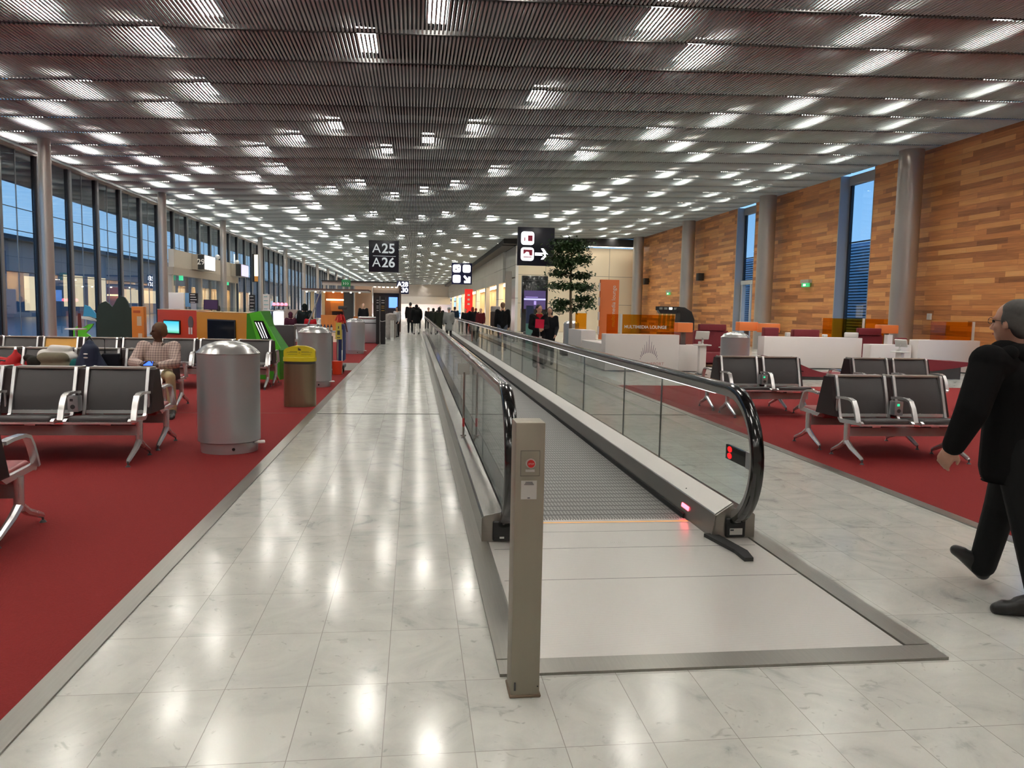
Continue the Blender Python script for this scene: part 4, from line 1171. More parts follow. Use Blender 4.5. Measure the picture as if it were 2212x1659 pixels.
# four pictogram sign further away
t = thing('pictogram_sign', 'navy hanging sign with three white pictograms and a slanting arrow', 'sign', (3.11, 53, 3.18))
bd_ = MB().rbox(-0.68, 0.68, -0.07, 0.07, 0, 1.42, 0.008, 2).build('board', navy_b, t)
MB().prism(rsq(-0.34, 1.05, 0.52), 'y', -0.076, -0.07).prism(rsq(0.32, 1.05, 0.52), 'y', -0.076, -0.07).prism(rsq(-0.34, 0.36, 0.52), 'y', -0.076, -0.07).build('pictogram_tiles', sign_white, bd_)
MB().box(-0.45,-0.33,-0.08,-0.076,0.96,1.04).box(-0.24,-0.17,-0.08,-0.076,1.08,1.16).box(-0.4,-0.34,-0.08,-0.076,0.42,0.46).build('pictogram_figures', navy_b, bd_)
MB().prism([(0.10,0.52),(0.20,0.62),(0.43,0.37),(0.43,0.52),(0.58,0.52),(0.58,0.10),(0.16,0.10),(0.16,0.25),(0.33,0.25)], 'y', -0.076, -0.07).build('arrow', sign_white, bd_)
hanger(t, 0.0, 0.5, 1.42, 3.3)
# far lit gate sign
t = thing('gate_number_sign', 'far navy hanging sign with two bright white lit lines', 'sign', (-1.07, 70, 2.74))
bd_ = MB().rbox(-0.53, 0.53, -0.07, 0.07, 0, 1.15, 0.008, 2).build('board', navy_b, t)
b = MB()
for txt, z in (('A28', 0.83), ('A30', 0.32)):
    vs, fs = text_mesh(txt, 0.56, 0.004, True); b.add(vs, fs, xf=TR(0, -0.075, z))
b.build('lettering', emit_mat('sign_far_white', (250,248,255), 4.0), bd_)
hanger(t, -0.4, 0.4, 1.15, 3.62)
# green exit sign above the restaurant
gsm = M('exit_green', (28,104,58), 0.4, emit=0.25)
t = thing('exit_sign', 'green exit sign hanging above the restaurant canopy', 'sign', (-3.92, 46, 2.68))
bd_ = MB().rbox(-0.25, 0.25, -0.05, 0.05, 0, 0.40, 0.01).build('board', gsm, t)
b = MB()
for k in range(3): b.prism([(-0.17+0.12*k,0.24),(-0.13+0.12*k,0.24),(-0.09+0.12*k,0.17),(-0.13+0.12*k,0.10),(-0.17+0.12*k,0.10),(-0.13+0.12*k,0.17)], 'y', -0.056, -0.05)
b.build('arrows', white_pl, bd_)
hanger(t, -0.15, 0.15, 0.4, 3.58)
# tall black digital totem by the beige wall
t = thing('digital_totem', 'tall black digital display totem beside the tree', 'display', (7.62, 50, 0))
MB().rbox(-0.84, 0.84, -0.16, 0.16, 0.12, 3.74, 0.02).build('case', black_gloss, t)
MB().box(-0.55, -0.30, -0.15, 0.15, 0, 0.14).build('foot', steel, t)
b = MB().box(-0.70, 0.70, -0.166, -0.16, 1.62, 2.80)
b.mat(1).box(-0.70, 0.70, -0.169, -0.166, 2.20, 2.30)
b.mat(2).box(-0.05, 0.10, -0.169, -0.166, 1.90, 2.14).box(-0.6, 0.2, -0.169, -0.166, 2.36, 2.40)
b.build('screen', [emit_mat('violet_screen', (72,58,104), 0.6), emit_mat('blue_white_band', (190,190,250), 1.0), emit_mat('lilac_mark', (170,150,220), 0.7)], t, label='dim violet screen picture')
t = thing('wall_notice', 'small green notice on the edge of the beige wall', 'notice', (6.99, 50.2, 1.07))
MB().box(-0.22, 0.22, -0.02, 0.0, 0, 0.56).build('plate', gsm, t)
MB().box(-0.1, 0.1, -0.024, -0.02, 0.2, 0.4).build('figure', white_pl, t)
t = thing('poster_post', 'thin steel post behind the man in the black sweater', 'post', (5.95, 50.2, 0))
MB().box(-0.2, 0.2, -0.04, 0.04, 0, 4.0).build('post', steel, t)
# red banner by the shops
t = thing('red_banner', 'tall glowing red banner column at the shop corner', 'banner', (4.75, 70, 0))
MB().box(-0.35, 0.35, -0.1, 0.1, 0, 3.3).build('panel', emit_mat('red_banner_light', (226,40,34), 0.55), t)
b = MB()
for z in (2.7, 2.3, 1.9): b.box(-0.1, 0.1, -0.106, -0.1, z, z+0.16)
b.build('white_marks', white_pl, t)
# ================================================================ RIGHT: MULTIMEDIA LOUNGE
white_c = M('lounge_white_laminate', (240,232,228), 0.4, noise=0.02, nscale=1)
amber = glass_mat('amber_glass', (0.86,0.56,0.13), 1.45)
maroon_f = M('maroon_upholstery', (112,24,36), 0.7, noise=0.12, nscale=20)
orange_f = M('orange_lamp_shade', (226,124,66), 0.7, emit=0.12)
orange_p = M('orange_pylon_paint', (222,118,62), 0.45)
logo_grey = M('logo_grey_violet', (150,134,144), 0.6)
# counter: long front, stepped right end, run going back on the left
t = thing('lounge_counter', 'long white lounge counter with a grey fan emblem behind the walkway glass', 'counter', (4.95, 20, 0))
body = MB().rbox(0.0, 2.0, 0.0, 0.45, 0.02, 0.975, 0.01, 2).build('front_body', white_c, t)
MB().rbox(2.0, 2.55, 0.0, 0.45, 0.02, 0.715, 0.008, 2).build('low_end', white_c, t)
MB().rbox(0.0, 0.45, 0.45, 2.9, 0.02, 0.70, 0.008, 2).build('side_body', white_c, t)
MB().rbox(0.0, 0.45, 3.05, 5.0, 0.02, 0.985, 0.01, 2).build('rear_body', white_c, t)
MB().box(0.04, 2.5, 0.06, 0.4, 0.0, 0.03).build('plinth', dark_grey, t)
b = MB()
cxl, czl = 1.18, 0.42
for k in range(-6, 7):
    a = k*0.215
    r0 = 0.235
    r1 = r0 + (0.46 if k == 0 else 0.30 if abs(k) == 1 else 0.34 - 0.052*abs(k))
    x0, z0 = cxl + r0*sin(a), czl - 0.16 + r0*cos(a)
    x1, z1 = x0 + 0.30*(r1-r0)*sin(a), z0 + (r1-r0)*cos(a*0.45)
    wd = 0.011
    b.prism([(x0-wd, z0), (x0+wd, z0), (x1+wd*0.35, z1), (x1-wd*0.35, z1)], 'y', -0.004, 0.001)
vs, fs = text_mesh('AIRPORT', 0.11, 0.003, False, space=1.1)
b.mat(1).add(vs, fs, xf=TR(1.36, -0.003, 0.20))
b.build('emblem', [logo_grey, M('emblem_rose', (206,150,146), 0.6)], body, label='grey fan emblem with rose lettering')
# amber screens standing on the counter
def amber_screen(lab, x0, x1, y, z0, z1, txt=None, post=None):
    t = thing('amber_screen', lab, 'glass screen', (x0, y, z0))
    w = x1-x0
    p_ = MB().box(0, w, -0.006, 0.006, 0.0, z1-z0).build('glass', amber, t)
    if post is not None:
        MB().box(post-0.03, post+0.03, -0.05, -0.01, 0.0, z1-z0+0.01).build('post', white_pl, t)
    if txt:
        vs, fs = text_mesh(txt, 0.115, 0.004, True)
        MB().add(vs, fs, xf=TR(w*0.46, -0.009, (z1-z0)*0.36)).build('lettering', white_pl, p_)
    return t
amber_screen('amber glass screen lettered MULTIMEDIA LOUNGE on the front counter', 5.40, 6.87, 20.22, 0.977, 1.49, 'MULTIMEDIA LOUNGE', 0.0)
amber_screen('small amber glass screen right of the orange pylon', 5.02, 5.33, 20.22, 0.977, 1.49)
amber_screen('amber glass screen left of the orange pylon', 5.02, 5.38, 24.3, 0.987, 1.49)
t = thing('lounge_pylon', 'orange pylon lettered multimedia lounge standing in the counter', 'pylon', (5.59, 23.4, 0.0))
pb = MB().prism([(-0.02,0.70),(0.26,0.70),(0.62,2.52),(0.0,2.52)], 'y', 0.0, 0.14)
pb = MB().rbox(0.0, 0.58, 0.0, 0.14, 0.70, 2.52, 0.008, 2).build('panel', orange_p, t)
MB().box(0.1, 0.5, 0.03, 0.11, 0.0, 0.70).build('stem', white_c, t)
vs, fs = text_mesh('multimedia lounge', 0.17, 0.004, False)
MB().add(vs, fs, xf=Matrix.Translation((0.42, -0.003, 1.72)) @ Matrix.Rotation(-pi/2, 4, 'Y')).build('lettering', white_pl, pb)
b = MB()
for k in range(4): b.box(-0.035, 0.0, 0.02, 0.12, 0.85+0.44*k, 1.10+0.44*k)
b.build('edge_blocks', white_c, pb)
# drinks dispenser with four glass tubes
t = thing('coffee_dispenser', 'black arched dispenser with four sloping glass tubes in the lounge', 'dispenser', (8.55, 25, 0))
MB().rbox(-0.5, 0.75, 0, 0.5, 0, 0.92, 0.015).build('cabinet', M('dispenser_cabinet', (120,52,40), 0.5), t)
MB().prism([(0.10,0.92),(0.62,0.92),(0.62,1.36),(0.52,1.60),(0.28,1.74),(0.02,1.76),(-0.02,1.66),(0.14,1.58)], 'y', 0, 0.5, smooth=False).build('hood', M('dispenser_black', (14,14,15), 0.5), t)
MB().box(-0.62, 0.12, 0.02, 0.3, 1.63, 1.76).mat(0).prism([(-0.60,1.63),(-0.52,1.52),(0.02,1.52),(0.10,1.63)], 'y', 0.05, 0.28).build('head', M('dispenser_head', (16,18,22), 0.5), t)
for k in range(4):
    MB().tube([(-0.50+0.15*k, 0.16, 1.54), (-0.44+0.15*k-0.09, 0.16, 1.05)], [0.045, 0.04], 12).build('glass_tube', glass_mat('tube_glass_%d' % k, (0.75,0.85,0.72), 1.45, boost=0.06) if k == 0 else bpy.data.materials['tube_glass_0'], t)
    MB().box(-0.58+0.165*k, -0.48+0.165*k, 0.005, 0.02, 1.66, 1.73).build('label_window', emit_mat('label_glow', (255,252,244), 2.5) if k == 2 else (M('label_grey_%d' % k, (120,126,124), 0.4)), t)
# lamps with orange rectangular shades
def shade_lamp(lab, x, y, z0, zs, h, w):
    t = thing('table_lamp', lab, 'lamp', (x, y, z0), 0, 'orange shaded lounge lamps')
    MB().rbox(-w/2, w/2, -0.16, 0.16, zs-z0, zs-z0+h, 0.012, 2).mat(1).box(-w/2+0.02, w/2-0.02, -0.14, 0.14, zs-z0+h, zs-z0+h+0.004).build('shade', [orange_f, white_pl], t)
    MB().box(-0.055, 0.055, -0.05, 0.05, 0.012, zs-z0).build('stem', M('lamp_stem', (92,82,80), 0.4), t)
    MB().box(-0.07, 0.07, -0.07, 0.07, 0, 0.012).build('base', dark_grey, t)
shade_lamp('orange shaded lamp on the low end of the emblem counter', 7.12, 20.22, 0.716, 1.05, 0.25, 0.42)
shade_lamp('orange shaded lamp left of the grey column, behind the silver bin', 10.2, 23.2, 0.0, 1.05, 0.27, 0.60)
shade_lamp('orange shaded lamp half behind the small maroon seat back', 10.72, 22.8, 0.0, 1.02, 0.27, 0.60)
shade_lamp('orange shaded lamp beside the large grey column', 14.68, 22.95, 0.0, 1.05, 0.26, 0.60)
# long bench wall and white boxes
t = thing('lounge_divider', 'long low white lounge divider right of the silver bin', 'divider', (10.0, 21.5, 0))
MB().rbox(0, 3.02, 0, 0.42, 0.03, 0.93, 0.012, 2).build('panel', white_c, t)
MB().box(0.05, 2.97, 0.04, 0.38, 0, 0.04).build('plinth', dark_grey, t)
t = thing('lounge_divider', 'rightmost white lounge divider, beside the walking man', 'divider', (14.1, 20.5, 0))
MB().rbox(0, 1.90, 0, 0.42, 0.03, 0.935, 0.012, 2).build('panel', white_c, t)
MB().box(0.05, 1.85, 0.04, 0.38, 0, 0.04).build('plinth', dark_grey, t)
t = thing('lounge_box', 'small white lounge plinth in front of the large grey column', 'plinth', (12.8, 20.7, 0))
MB().rbox(0, 1.24, 0, 0.40, 0.0, 0.78, 0.01, 2).build('box', white_c, t)
MB().box(0.64, 0.80, 0.24, 0.40, 0.78, 1.05).build('raised_block', white_c, t)
amber_screen('amber glass screen in front of the window, behind the long white divider', 12.80, 15.0, 23.4, 0.0, 1.49, None, 1.35)
amber_screen('amber glass screen on the rightmost white divider', 14.6, 15.95, 20.72, 0.937, 1.46, None, 1.30)
# high-backed maroon seats
def maroon_seat(lab, x, y, w, z_seat, z_back, z_head=None, d=0.65):
    t = thing('lounge_sofa', lab, 'sofa', (x, y, 0), 0, 'maroon lounge seats')
    MB().rbox(-w/2, w/2, -d, 0.0, 0.12, z_seat, 0.04, 3).build('seat', maroon_f, t)
    MB().rbox(-w/2, w/2, 0.0, 0.20, 0.02, z_back, 0.03, 3).build('backrest', maroon_f, t)
    if z_head: MB().rbox(-w/2+0.12, w/2-0.10, -0.06, 0.12, z_back, z_head, 0.02, 2).build('headrest', maroon_f, t)
    for sx_ in (-1, 1):
        for sy_ in (-d+0.08, 0.08): MB().cyl(sx_*(w/2-0.07), sy_, 0, 0.12, 0.02, n=10).build('leg', dark_grey, t)
maroon_seat('tall maroon lounge seat between the two white monitors', 8.85, 22.6, 1.05, 0.42, 1.05, 1.24)
maroon_seat('small maroon seat back behind the long white divider, nearest the silver bin', 10.50, 22.1, 0.46, 0.42, 1.18, None, 0.1)
maroon_seat('wide maroon seat back behind the middle of the long white divider', 11.60, 22.1, 0.82, 0.42, 1.14, None, 0.1)
maroon_seat('tall maroon lounge seat at the right end of the long white divider', 13.70, 22.3, 0.95, 0.42, 1.00, 1.21)
maroon_seat('maroon seat back at the left edge of the rightmost white divider', 14.35, 21.6, 0.32, 0.42, 0.95, None, 0.1)
t = thing('lounge_daybed', 'low curved maroon daybed on the floor behind the right benches', 'daybed', (9.55, 18.2, 0))
prof_ = [(-0.95,0.10),(0.95,0.06),(1.0,0.16),(0.62,0.15),(0.30,0.18),(0.0,0.26),(-0.35,0.40),(-0.75,0.52),(-0.98,0.55),(-1.02,0.50),(-0.78,0.44),(-0.45,0.34),(-0.2,0.2)]
MB().prism(prof_, 'y', -0.35, 0.35, smooth=False).build('cushion', maroon_f, t)
MB().box(-0.7, 0.9, -0.3, 0.3, 0, 0.07).build('base', dark_grey, t)
t = thing('lounge_daybed', 'second low maroon daybed in front of the white plinth, mostly behind a bench', 'daybed', (13.35, 18.8, 0))
MB().prism([(-0.85,0.3),(-0.6,0.46),(-0.3,0.50),(0.2,0.46),(0.75,0.44),(0.85,0.36),(0.5,0.30),(-0.2,0.2)], 'y', -0.35, 0.35).build('cushion', maroon_f, t)
MB().box(-0.5, 0.6, -0.3, 0.3, 0, 0.32).build('base', dark_grey, t)
# white monitors on pedestal desks
def monitor(lab, x, y, zt, rz=0.0, side=False):
    t = thing('lounge_monitor', lab, 'monitor stand', (x, y, 0), rz)
    MB().rbox(-0.19, 0.19, -0.16, 0.16, zt-0.03, zt, 0.01, 2).build('desk_top', white_pl, t)
    MB().rbox(-0.09, 0.09, -0.08, 0.08, 0.02, zt-0.03, 0.02, 2).build('pedestal', white_c, t)
    MB().box(-0.12, 0.12, -0.11, 0.11, 0, 0.02).build('foot', dark_grey, t)
    MB().tube([(0,0.0,zt),(0,0.0,zt+0.05),(0,-0.03,zt+0.12),(0,0.0,zt+0.19)], [0.05,0.026,0.024,0.026], 12).build('neck', white_pl, t)
    sc_ = MB().rbox(-0.18, 0.18, -0.02, 0.02, -0.11, 0.11, 0.018, 3, xf=TR(0, 0.02, zt+0.23, rx=0.32)).mat(1).box(-0.15, 0.15, 0.02, 0.0215, -0.085, 0.085, xf=TR(0, 0.02, zt+0.23, rx=0.32))
    sc_.build('screen', [white_pl, black_screen], t)
    MB().rbox(-0.11, -0.05, -0.04, 0.02, zt, zt+0.075, 0.008, 2).build('card_reader', white_pl, t)
monitor('white monitor seen from behind on a pedestal at the counter end', 7.28, 19.2, 0.77)
monitor('white monitor seen side-on, just left of the silver bin', 7.93, 19.1, 0.72, -1.25)
monitor('white tilted terminal on a pedestal by the large grey column', 13.30, 20.1, 0.62, -1.15)
t = thing('desk_monitor', 'white monitor back showing over the right end of the long divider', 'monitor', (12.78, 21.7, 0.932))
MB().rbox(-0.22, 0.22, -0.03, 0.03, 0.0, 0.155, 0.03, 3).build('case', white_pl, t)
for k, x in enumerate((10.80, 11.95)):
    t = thing('desk_camera', ('tiny white device on the long divider beside the small maroon back', 'tiny white rounded device on the long divider right of the wide maroon back')[k], 'device', (x, 21.7, 0.932))
    MB().rbox(-0.07, 0.07, -0.05, 0.05, 0, 0.125 if k == 0 else 0.085, 0.02, 3).build('case', white_pl, t)
t = thing('fallen_bar', 'small pale wooden bar lying on the floor by the counter end', 'bar', (6.9, 17.2, 0.0))
MB().box(-0.22, 0.22, -0.03, 0.03, 0.0, 0.05, xf=rot('Z', -0.5)).build('bar', M('pale_wood', (206,184,150), 0.6), t)
# things on the oak wall and columns
for lab, y, z in (('green lit exit sign on the oak wall between the second and third columns', 31.0, 2.74), ('green lit exit sign on the oak wall far down near the end block', 48.8, 2.70)):
    t = thing('wall_exit_sign', lab, 'exit sign', (16.19, y, z))
    MB().box(-0.16, 0.0, -0.34, 0.34, 0.16, 0.30).build('bracket', M('sign_bracket', (196,186,168), 0.5) if 'sign_bracket' not in bpy.data.materials else bpy.data.materials['sign_bracket'], t)
    MB().box(-0.12, -0.06, -0.30, 0.30, 0.0, 0.16).mat(1).box(-0.124, -0.12, -0.05, 0.14, 0.04, 0.12).build('lit_panel', [emit_mat('exit_panel_green', (60,180,110), 0.8) if 'exit_panel_green' not in bpy.data.materials else bpy.data.materials['exit_panel_green'], sign_white], t)
for lab, x, y, z in (('black loudspeaker mounted on the farthest visible grey column', 15.95, 53.4, 3.5), ('black loudspeaker mounted right of the third grey column', 15.98, 43.0, 3.4)):
    t = thing('loudspeaker', lab, 'loudspeaker', (x, y, z))
    MB().rbox(-0.16, 0.16, -0.25, 0.15, 0, 0.42, 0.02).build('case', black_matt, t)
    MB().box(0.16, 0.25, -0.04, 0.04, 0.16, 0.26).build('bracket', black_matt, t)
t = thing('wall_socket', 'small white box on the oak wall right of the large column', 'wall box', (16.195, 23.05, 1.50))
MB().rbox(-0.06, 0, -0.09, 0.09, 0, 0.20, 0.01).build('box', white_pl, t)
# ---- indoor tree
bark = M('tree_bark', (120,100,80), 0.85, noise=0.2, nscale=8)
leaf_m = M('tree_leaf', (48,74,34), 0.5, noise=0.35, nscale=4)
t = thing('potted_tree', 'slender indoor tree with tiered dark green foliage beside the counter', 'tree', (5.42, 27, 0))
MB().lathe([(0.30,0),(0.36,0.02),(0.40,0.34),(0.37,0.36)], 28).mat(1).lathe([(0.0,0.345),(0.36,0.35)], 20).build('planter', [M('planter_dark', (44,30,30), 0.5), M('soil', (50,38,28), 0.9)], t)
MB().tube([(0.02,0,0.3),(0.0,0,1.2),(-0.03,0,2.0),(-0.04,0.02,2.9),(-0.05,0,3.7)], [0.06,0.055,0.045,0.03,0.012], 10).build('trunk', bark, t)
rt = random.Random(11)
br = MB(); lf = MB()
clumps = []
def branch(z, dx, dy, rise, rad, n):
    e = (dx, dy, z+rise)
    br.tube([(-0.02,0,z),(dx*0.5,dy*0.5,z+rise*0.7),e], [0.018,0.013,0.007], 6)
    clumps.append((e, rad, n)); clumps.append(((dx*0.55, dy*0.55, z+rise*0.85), (rad[0]*0.8, rad[1]*0.8, rad[2]*0.8), n*2//3))
for z, dx, dy, rise, rad, n in (
    (3.45,-0.42,0.0,0.30,(0.42,0.40,0.26),250),(3.45,0.18,0.1,0.34,(0.42,0.40,0.25),240),(3.2,-0.55,0.15,0.15,(0.34,0.3,0.24),190),(3.1,0.35,-0.1,0.22,(0.34,0.32,0.20),170),(3.0,-0.35,-0.2,0.15,(0.34,0.3,0.22),170),
    (2.72,-0.50,0.1,0.12,(0.30,0.28,0.13),120),(2.62,0.42,0.0,0.16,(0.34,0.3,0.12),120),
    (2.30,-0.50,0.0,0.10,(0.38,0.3,0.13),150),(2.25,0.55,0.1,0.12,(0.36,0.3,0.14),150),(2.3,0.1,-0.35,0.1,(0.36,0.25,0.11),110),
    (1.85,0.58,0.05,0.12,(0.30,0.28,0.15),130),(1.75,-0.40,0.05,0.08,(0.34,0.28,0.13),120),(1.60,-0.48,-0.1,0.0,(0.24,0.22,0.14),80),(1.75,0.55,-0.1,-0.02,(0.24,0.22,0.12),70),(1.6,0.12,0.1,0.0,(0.2,0.2,0.1),40)):
    branch(z, dx, dy, rise, rad, n)
for (c, r_, n) in clumps:
    for i in range(int(n*1.25)):
        u = rt.gauss(0,0.55), rt.gauss(0,0.55), rt.gauss(0,0.55)
        p = Vector((c[0]+u[0]*r_[0], c[1]+u[1]*r_[1], c[2]+u[2]*r_[2]))
        s_ = rt.uniform(0.055, 0.092)
        mtx = Matrix.Translation(p) @ Matrix.Rotation(rt.uniform(0,2*pi),4,'Z') @ Matrix.Rotation(rt.uniform(-0.9,0.9),4,'X')
        lf.add([(-0.0,-s_,0),(s_*0.52,0,0.012),(0,s_*1.1,-0.006),(-s_*0.52,0,0.012),(0,0,-0.004)], [(0,1,4),(1,2,4),(2,3,4),(3,0,4)], False, mtx)
br.build('branches', bark, t)
lf.build('foliage', leaf_m, t)
# things behind the tree
def red_box_seat(lab, x, y, w, h, mat):
    t = thing('lounge_pouf', lab, 'seat', (x, y, 0))
    MB().rbox(-w/2, w/2, -0.3, 0.3, 0.05, h, 0.03).build('cushion', mat, t)
    MB().box(-w/2+0.05, w/2-0.05, -0.25, 0.25, 0, 0.06).build('base', dark_grey, t)
red_box_seat('bright red seat behind the tree trunk', 5.35, 33.5, 0.9, 0.85, M('bright_red_cloth', (190,28,40), 0.6))
red_box_seat('dark brown low seat left of the tree planter', 4.75, 30.0, 1.1, 0.72, M('dark_brown_cloth', (46,24,24), 0.6))
t = thing('colour_column', 'narrow column of stacked yellow, orange and pink blocks left of the tree', 'display column', (4.62, 29.0, 0))
for k, (c_, z0, z1) in enumerate((((232,60,110),0.0,0.80),((206,70,30),0.80,1.12),((236,206,70),1.12,1.45))):
    MB().box(-0.10, 0.10, -0.1, 0.1, z0, z1).build('block', M('block_colour_%d' % k, c_, 0.5), t)
t = thing('teal_display', 'teal and blue display panel just left of the block column', 'display', (4.32, 29.4, 0))
MB().box(-0.14, 0.14, -0.05, 0.05, 0.0, 1.05).mat(1).box(-0.14, 0.14, -0.05, 0.05, 1.05, 1.72).build('panel', [M('teal_panel', (110,170,160), 0.5), M('navy_panel', (44,60,100), 0.5)], t)
t = thing('yellow_bollard', 'thin grey bollard with a yellow green top behind the walkway', 'bollard', (4.70, 40.0, 0))
MB().cyl(0,0,0,0.9,0.09).mat(1).cyl(0,0,0.9,1.12,0.11).build('bollard', [grey_paint, M('yellow_green', (206,220,70), 0.5)], t)
# ================================================================ PEOPLE
def grow(name, prims, voxel, mats, parent, smooth=4, loc=(0,0,0), label=None):
    """one continuous surface grown over tapered limbs; prims: ('c',p0,p1,r0,r1,mat) or ('e',c,(rx,ry,rz),matrix3 or None,mat)"""
    bm = bmesh.new()
    for p in prims:
        if p[0] == 'c':
            a, b_, r0, r1 = Vector(p[1]), Vector(p[2]), p[3], p[4]
            d = b_-a; L = max(d.length, 1e-5); d = d/L
            up = Vector((0,0,1)) if abs(d.z) < 0.9 else Vector((1,0,0))
            u = d.cross(up).normalized(); w = d.cross(u)
            n, rings = 14, []
            for k in range(5):
                t = pi/2*(1-k/4); rings.append((a - d*r0*sin(t), max(r0*cos(t), 1e-4)))
            for k in range(5):
                t = pi/2*k/4; rings.append((b_ + d*r1*sin(t), max(r1*cos(t), 1e-4)))
            vr = [[bm.verts.new(c + (u*cos(2*pi*j/n)+w*sin(2*pi*j/n))*r) for j in range(n)] for c, r in rings]
            for i in range(len(vr)-1):
                for j in range(n): bm.faces.new((vr[i][j], vr[i][(j+1)%n], vr[i+1][(j+1)%n], vr[i+1][j]))
            bm.faces.new(vr[0][::-1]); bm.faces.new(vr[-1])
        else:
            c, r, mt = Vector(p[1]), p[2], p[3]
            m4 = Matrix.Translation(c) @ (mt.to_4x4() if mt is not None else Matrix.Identity(4)) @ Matrix.Diagonal((*r,1))
            bmesh.ops.create_uvsphere(bm, u_segments=18, v_segments=12, radius=1, matrix=m4)
    bmesh.ops.recalc_face_normals(bm, faces=bm.faces[:])
    me = bpy.data.meshes.new(name); bm.to_mesh(me); bm.free()
    o = bpy.data.objects.new(name, me); COL.objects.link(o)
    rm = o.modifiers.new('r', 'REMESH'); rm.mode = 'VOXEL'; rm.voxel_size = voxel
    if smooth:
        sm = o.modifiers.new('s', 'SMOOTH'); sm.factor = 0.5; sm.iterations = smooth
    dg = bpy.context.evaluated_depsgraph_get(); dg.update()
    m2 = bpy.data.meshes.new_from_object(o.evaluated_get(dg))
    m2.name = name
    o.modifiers.clear(); o.data = m2; bpy.data.meshes.remove(me)
    m2.materials.clear()
    for mm in mats: m2.materials.append(mm)
    if len(mats) > 1:
        nf = len(m2.polygons); C_ = np.zeros(nf*3, np.float32); m2.polygons.foreach_get('center', C_); C_ = C_.reshape(-1,3)
        best = np.full(nf, 1e9); idx = np.zeros(nf, np.int32)
        for p in prims:
            if p[0] == 'c':
                a, b_ = np.array(p[1], float), np.array(p[2], float); d = b_-a; L2 = max(d@d, 1e-9)
                t = np.clip(((C_-a)@d)/L2, 0, 1); dist = np.linalg.norm(C_-a-t[:,None]*d, axis=1) - (p[3]+(p[4]-p[3])*t)
            else:
                q = (C_-np.array(p[1], float))
                if p[3] is not None: q = q @ np.array(p[3])
                r = np.array(p[2]); k = np.linalg.norm(q/r, axis=1); dist = (k-1)*r.min()
            w = dist < best; best[w] = dist[w]; idx[w] = p[-1]
        m2.polygons.foreach_set('material_index', idx)
    m2.polygons.foreach_set('use_smooth', np.ones(len(m2.polygons), bool))
    m2.update()
    if parent is not None: o.parent = parent
    o.location = loc
    if label: o['label'] = label
    return o

cloth_cache = {}
def cloth(rgb, rough=0.85):
    k = (rgb, rough)
    if k not in cloth_cache: cloth_cache[k] = M('cloth_%d_%d_%d' % rgb, rgb, rough, spec=0.2, noise=0.12, nscale=18)
    return cloth_cache[k]
skin_pale = M('skin_light', (206,160,136), 0.5, noise=0.05, nscale=20)
skin_dark = M('skin_dark', (84,56,42), 0.5, noise=0.05, nscale=20)
hair_dark = M('hair_dark', (26,22,20), 0.6, noise=0.3, nscale=40)
hair_grey = M('hair_grey', (72,70,68), 0.65, noise=0.35, nscale=60)
eye_m = M('eye_dark', (20,16,14), 0.2)
lip_m = M('lip_rose', (160,84,76), 0.5)
shoe_m = M('black_shoe_leather', (20,19,19), 0.4)

def hand_prims(w, d, side, palm_n, s=1.0, curl=0.7, mi=0, grip=None):
    """palm with five separate bent fingers; w wrist, d direction of the hand, palm_n palm normal"""
    w, d = Vector(w), Vector(d).normalized(); n = Vector(palm_n); n = (n - d*n.dot(d)).normalized()
    a = d.cross(n)*side
    P = [('c', w, w + d*0.045*s, 0.026*s, 0.030*s, mi)]
    for k in range(4):
        o_ = (k-1.5)*0.021*s
        base = w + d*0.085*s + a*o_
        P.append(('c', w + d*0.03*s + a*o_*0.8, base, 0.015*s, 0.012*s, mi))
        L = (0.066,0.074,0.068,0.054)[k]*s
        c1 = curl*(0.55 + 0.06*k); c2 = c1 + curl*0.75
        q1 = base + (d*cos(c1) + n*sin(c1))*L*0.5
        q2 = q1 + (d*cos(c2) + n*sin(c2))*L*0.5
        P += [('c', base, q1, 0.0095*s, 0.0085*s, mi), ('c', q1, q2, 0.0085*s, 0.007*s, mi)]
    tb = w + d*0.025*s - a*0.028*s
    t1 = tb + (d*0.6 - a*0.55 + n*0.45).normalized()*0.04*s
    t2 = t1 + (d*0.85 + n*0.5).normalized()*0.032*s
    P += [('c', tb, t1, 0.014*s, 0.011*s, mi), ('c', t1, t2, 0.011*s, 0.0085*s, mi)]
    return P
def head_prims(c, rotm, s=1.0, mi=0):
    """skull, jaw, nose, brow, ears and neck root; local +Y is where the face looks"""
    R = rotm; c = Vector(c)
    def L(x, y, z): return c + R @ Vector((x*s, y*s, z*s))
    def E(x, y, z, rx, ry, rz): return ('e', L(x,y,z), (rx*s, ry*s, rz*s), R, mi)
    return [E(0,-0.008,0.030,0.075,0.095,0.088), E(0,0.018,-0.030,0.062,0.075,0.078), E(0,0.045,-0.080,0.040,0.040,0.032),
            ('c', L(0,0.088,0.004), L(0,0.108,-0.030), 0.009*s, 0.015*s, mi), E(0.031,0.074,0.022,0.027,0.016,0.010), E(-0.031,0.074,0.022,0.027,0.016,0.010),
            E(0.036,0.062,-0.028,0.022,0.02,0.02), E(-0.036,0.062,-0.028,0.022,0.02,0.02),
            E(0.076,-0.008,-0.010,0.010,0.020,0.031), E(-0.076,-0.008,-0.010,0.010,0.020,0.031), E(0,0.084,-0.066,0.022,0.012,0.009)]
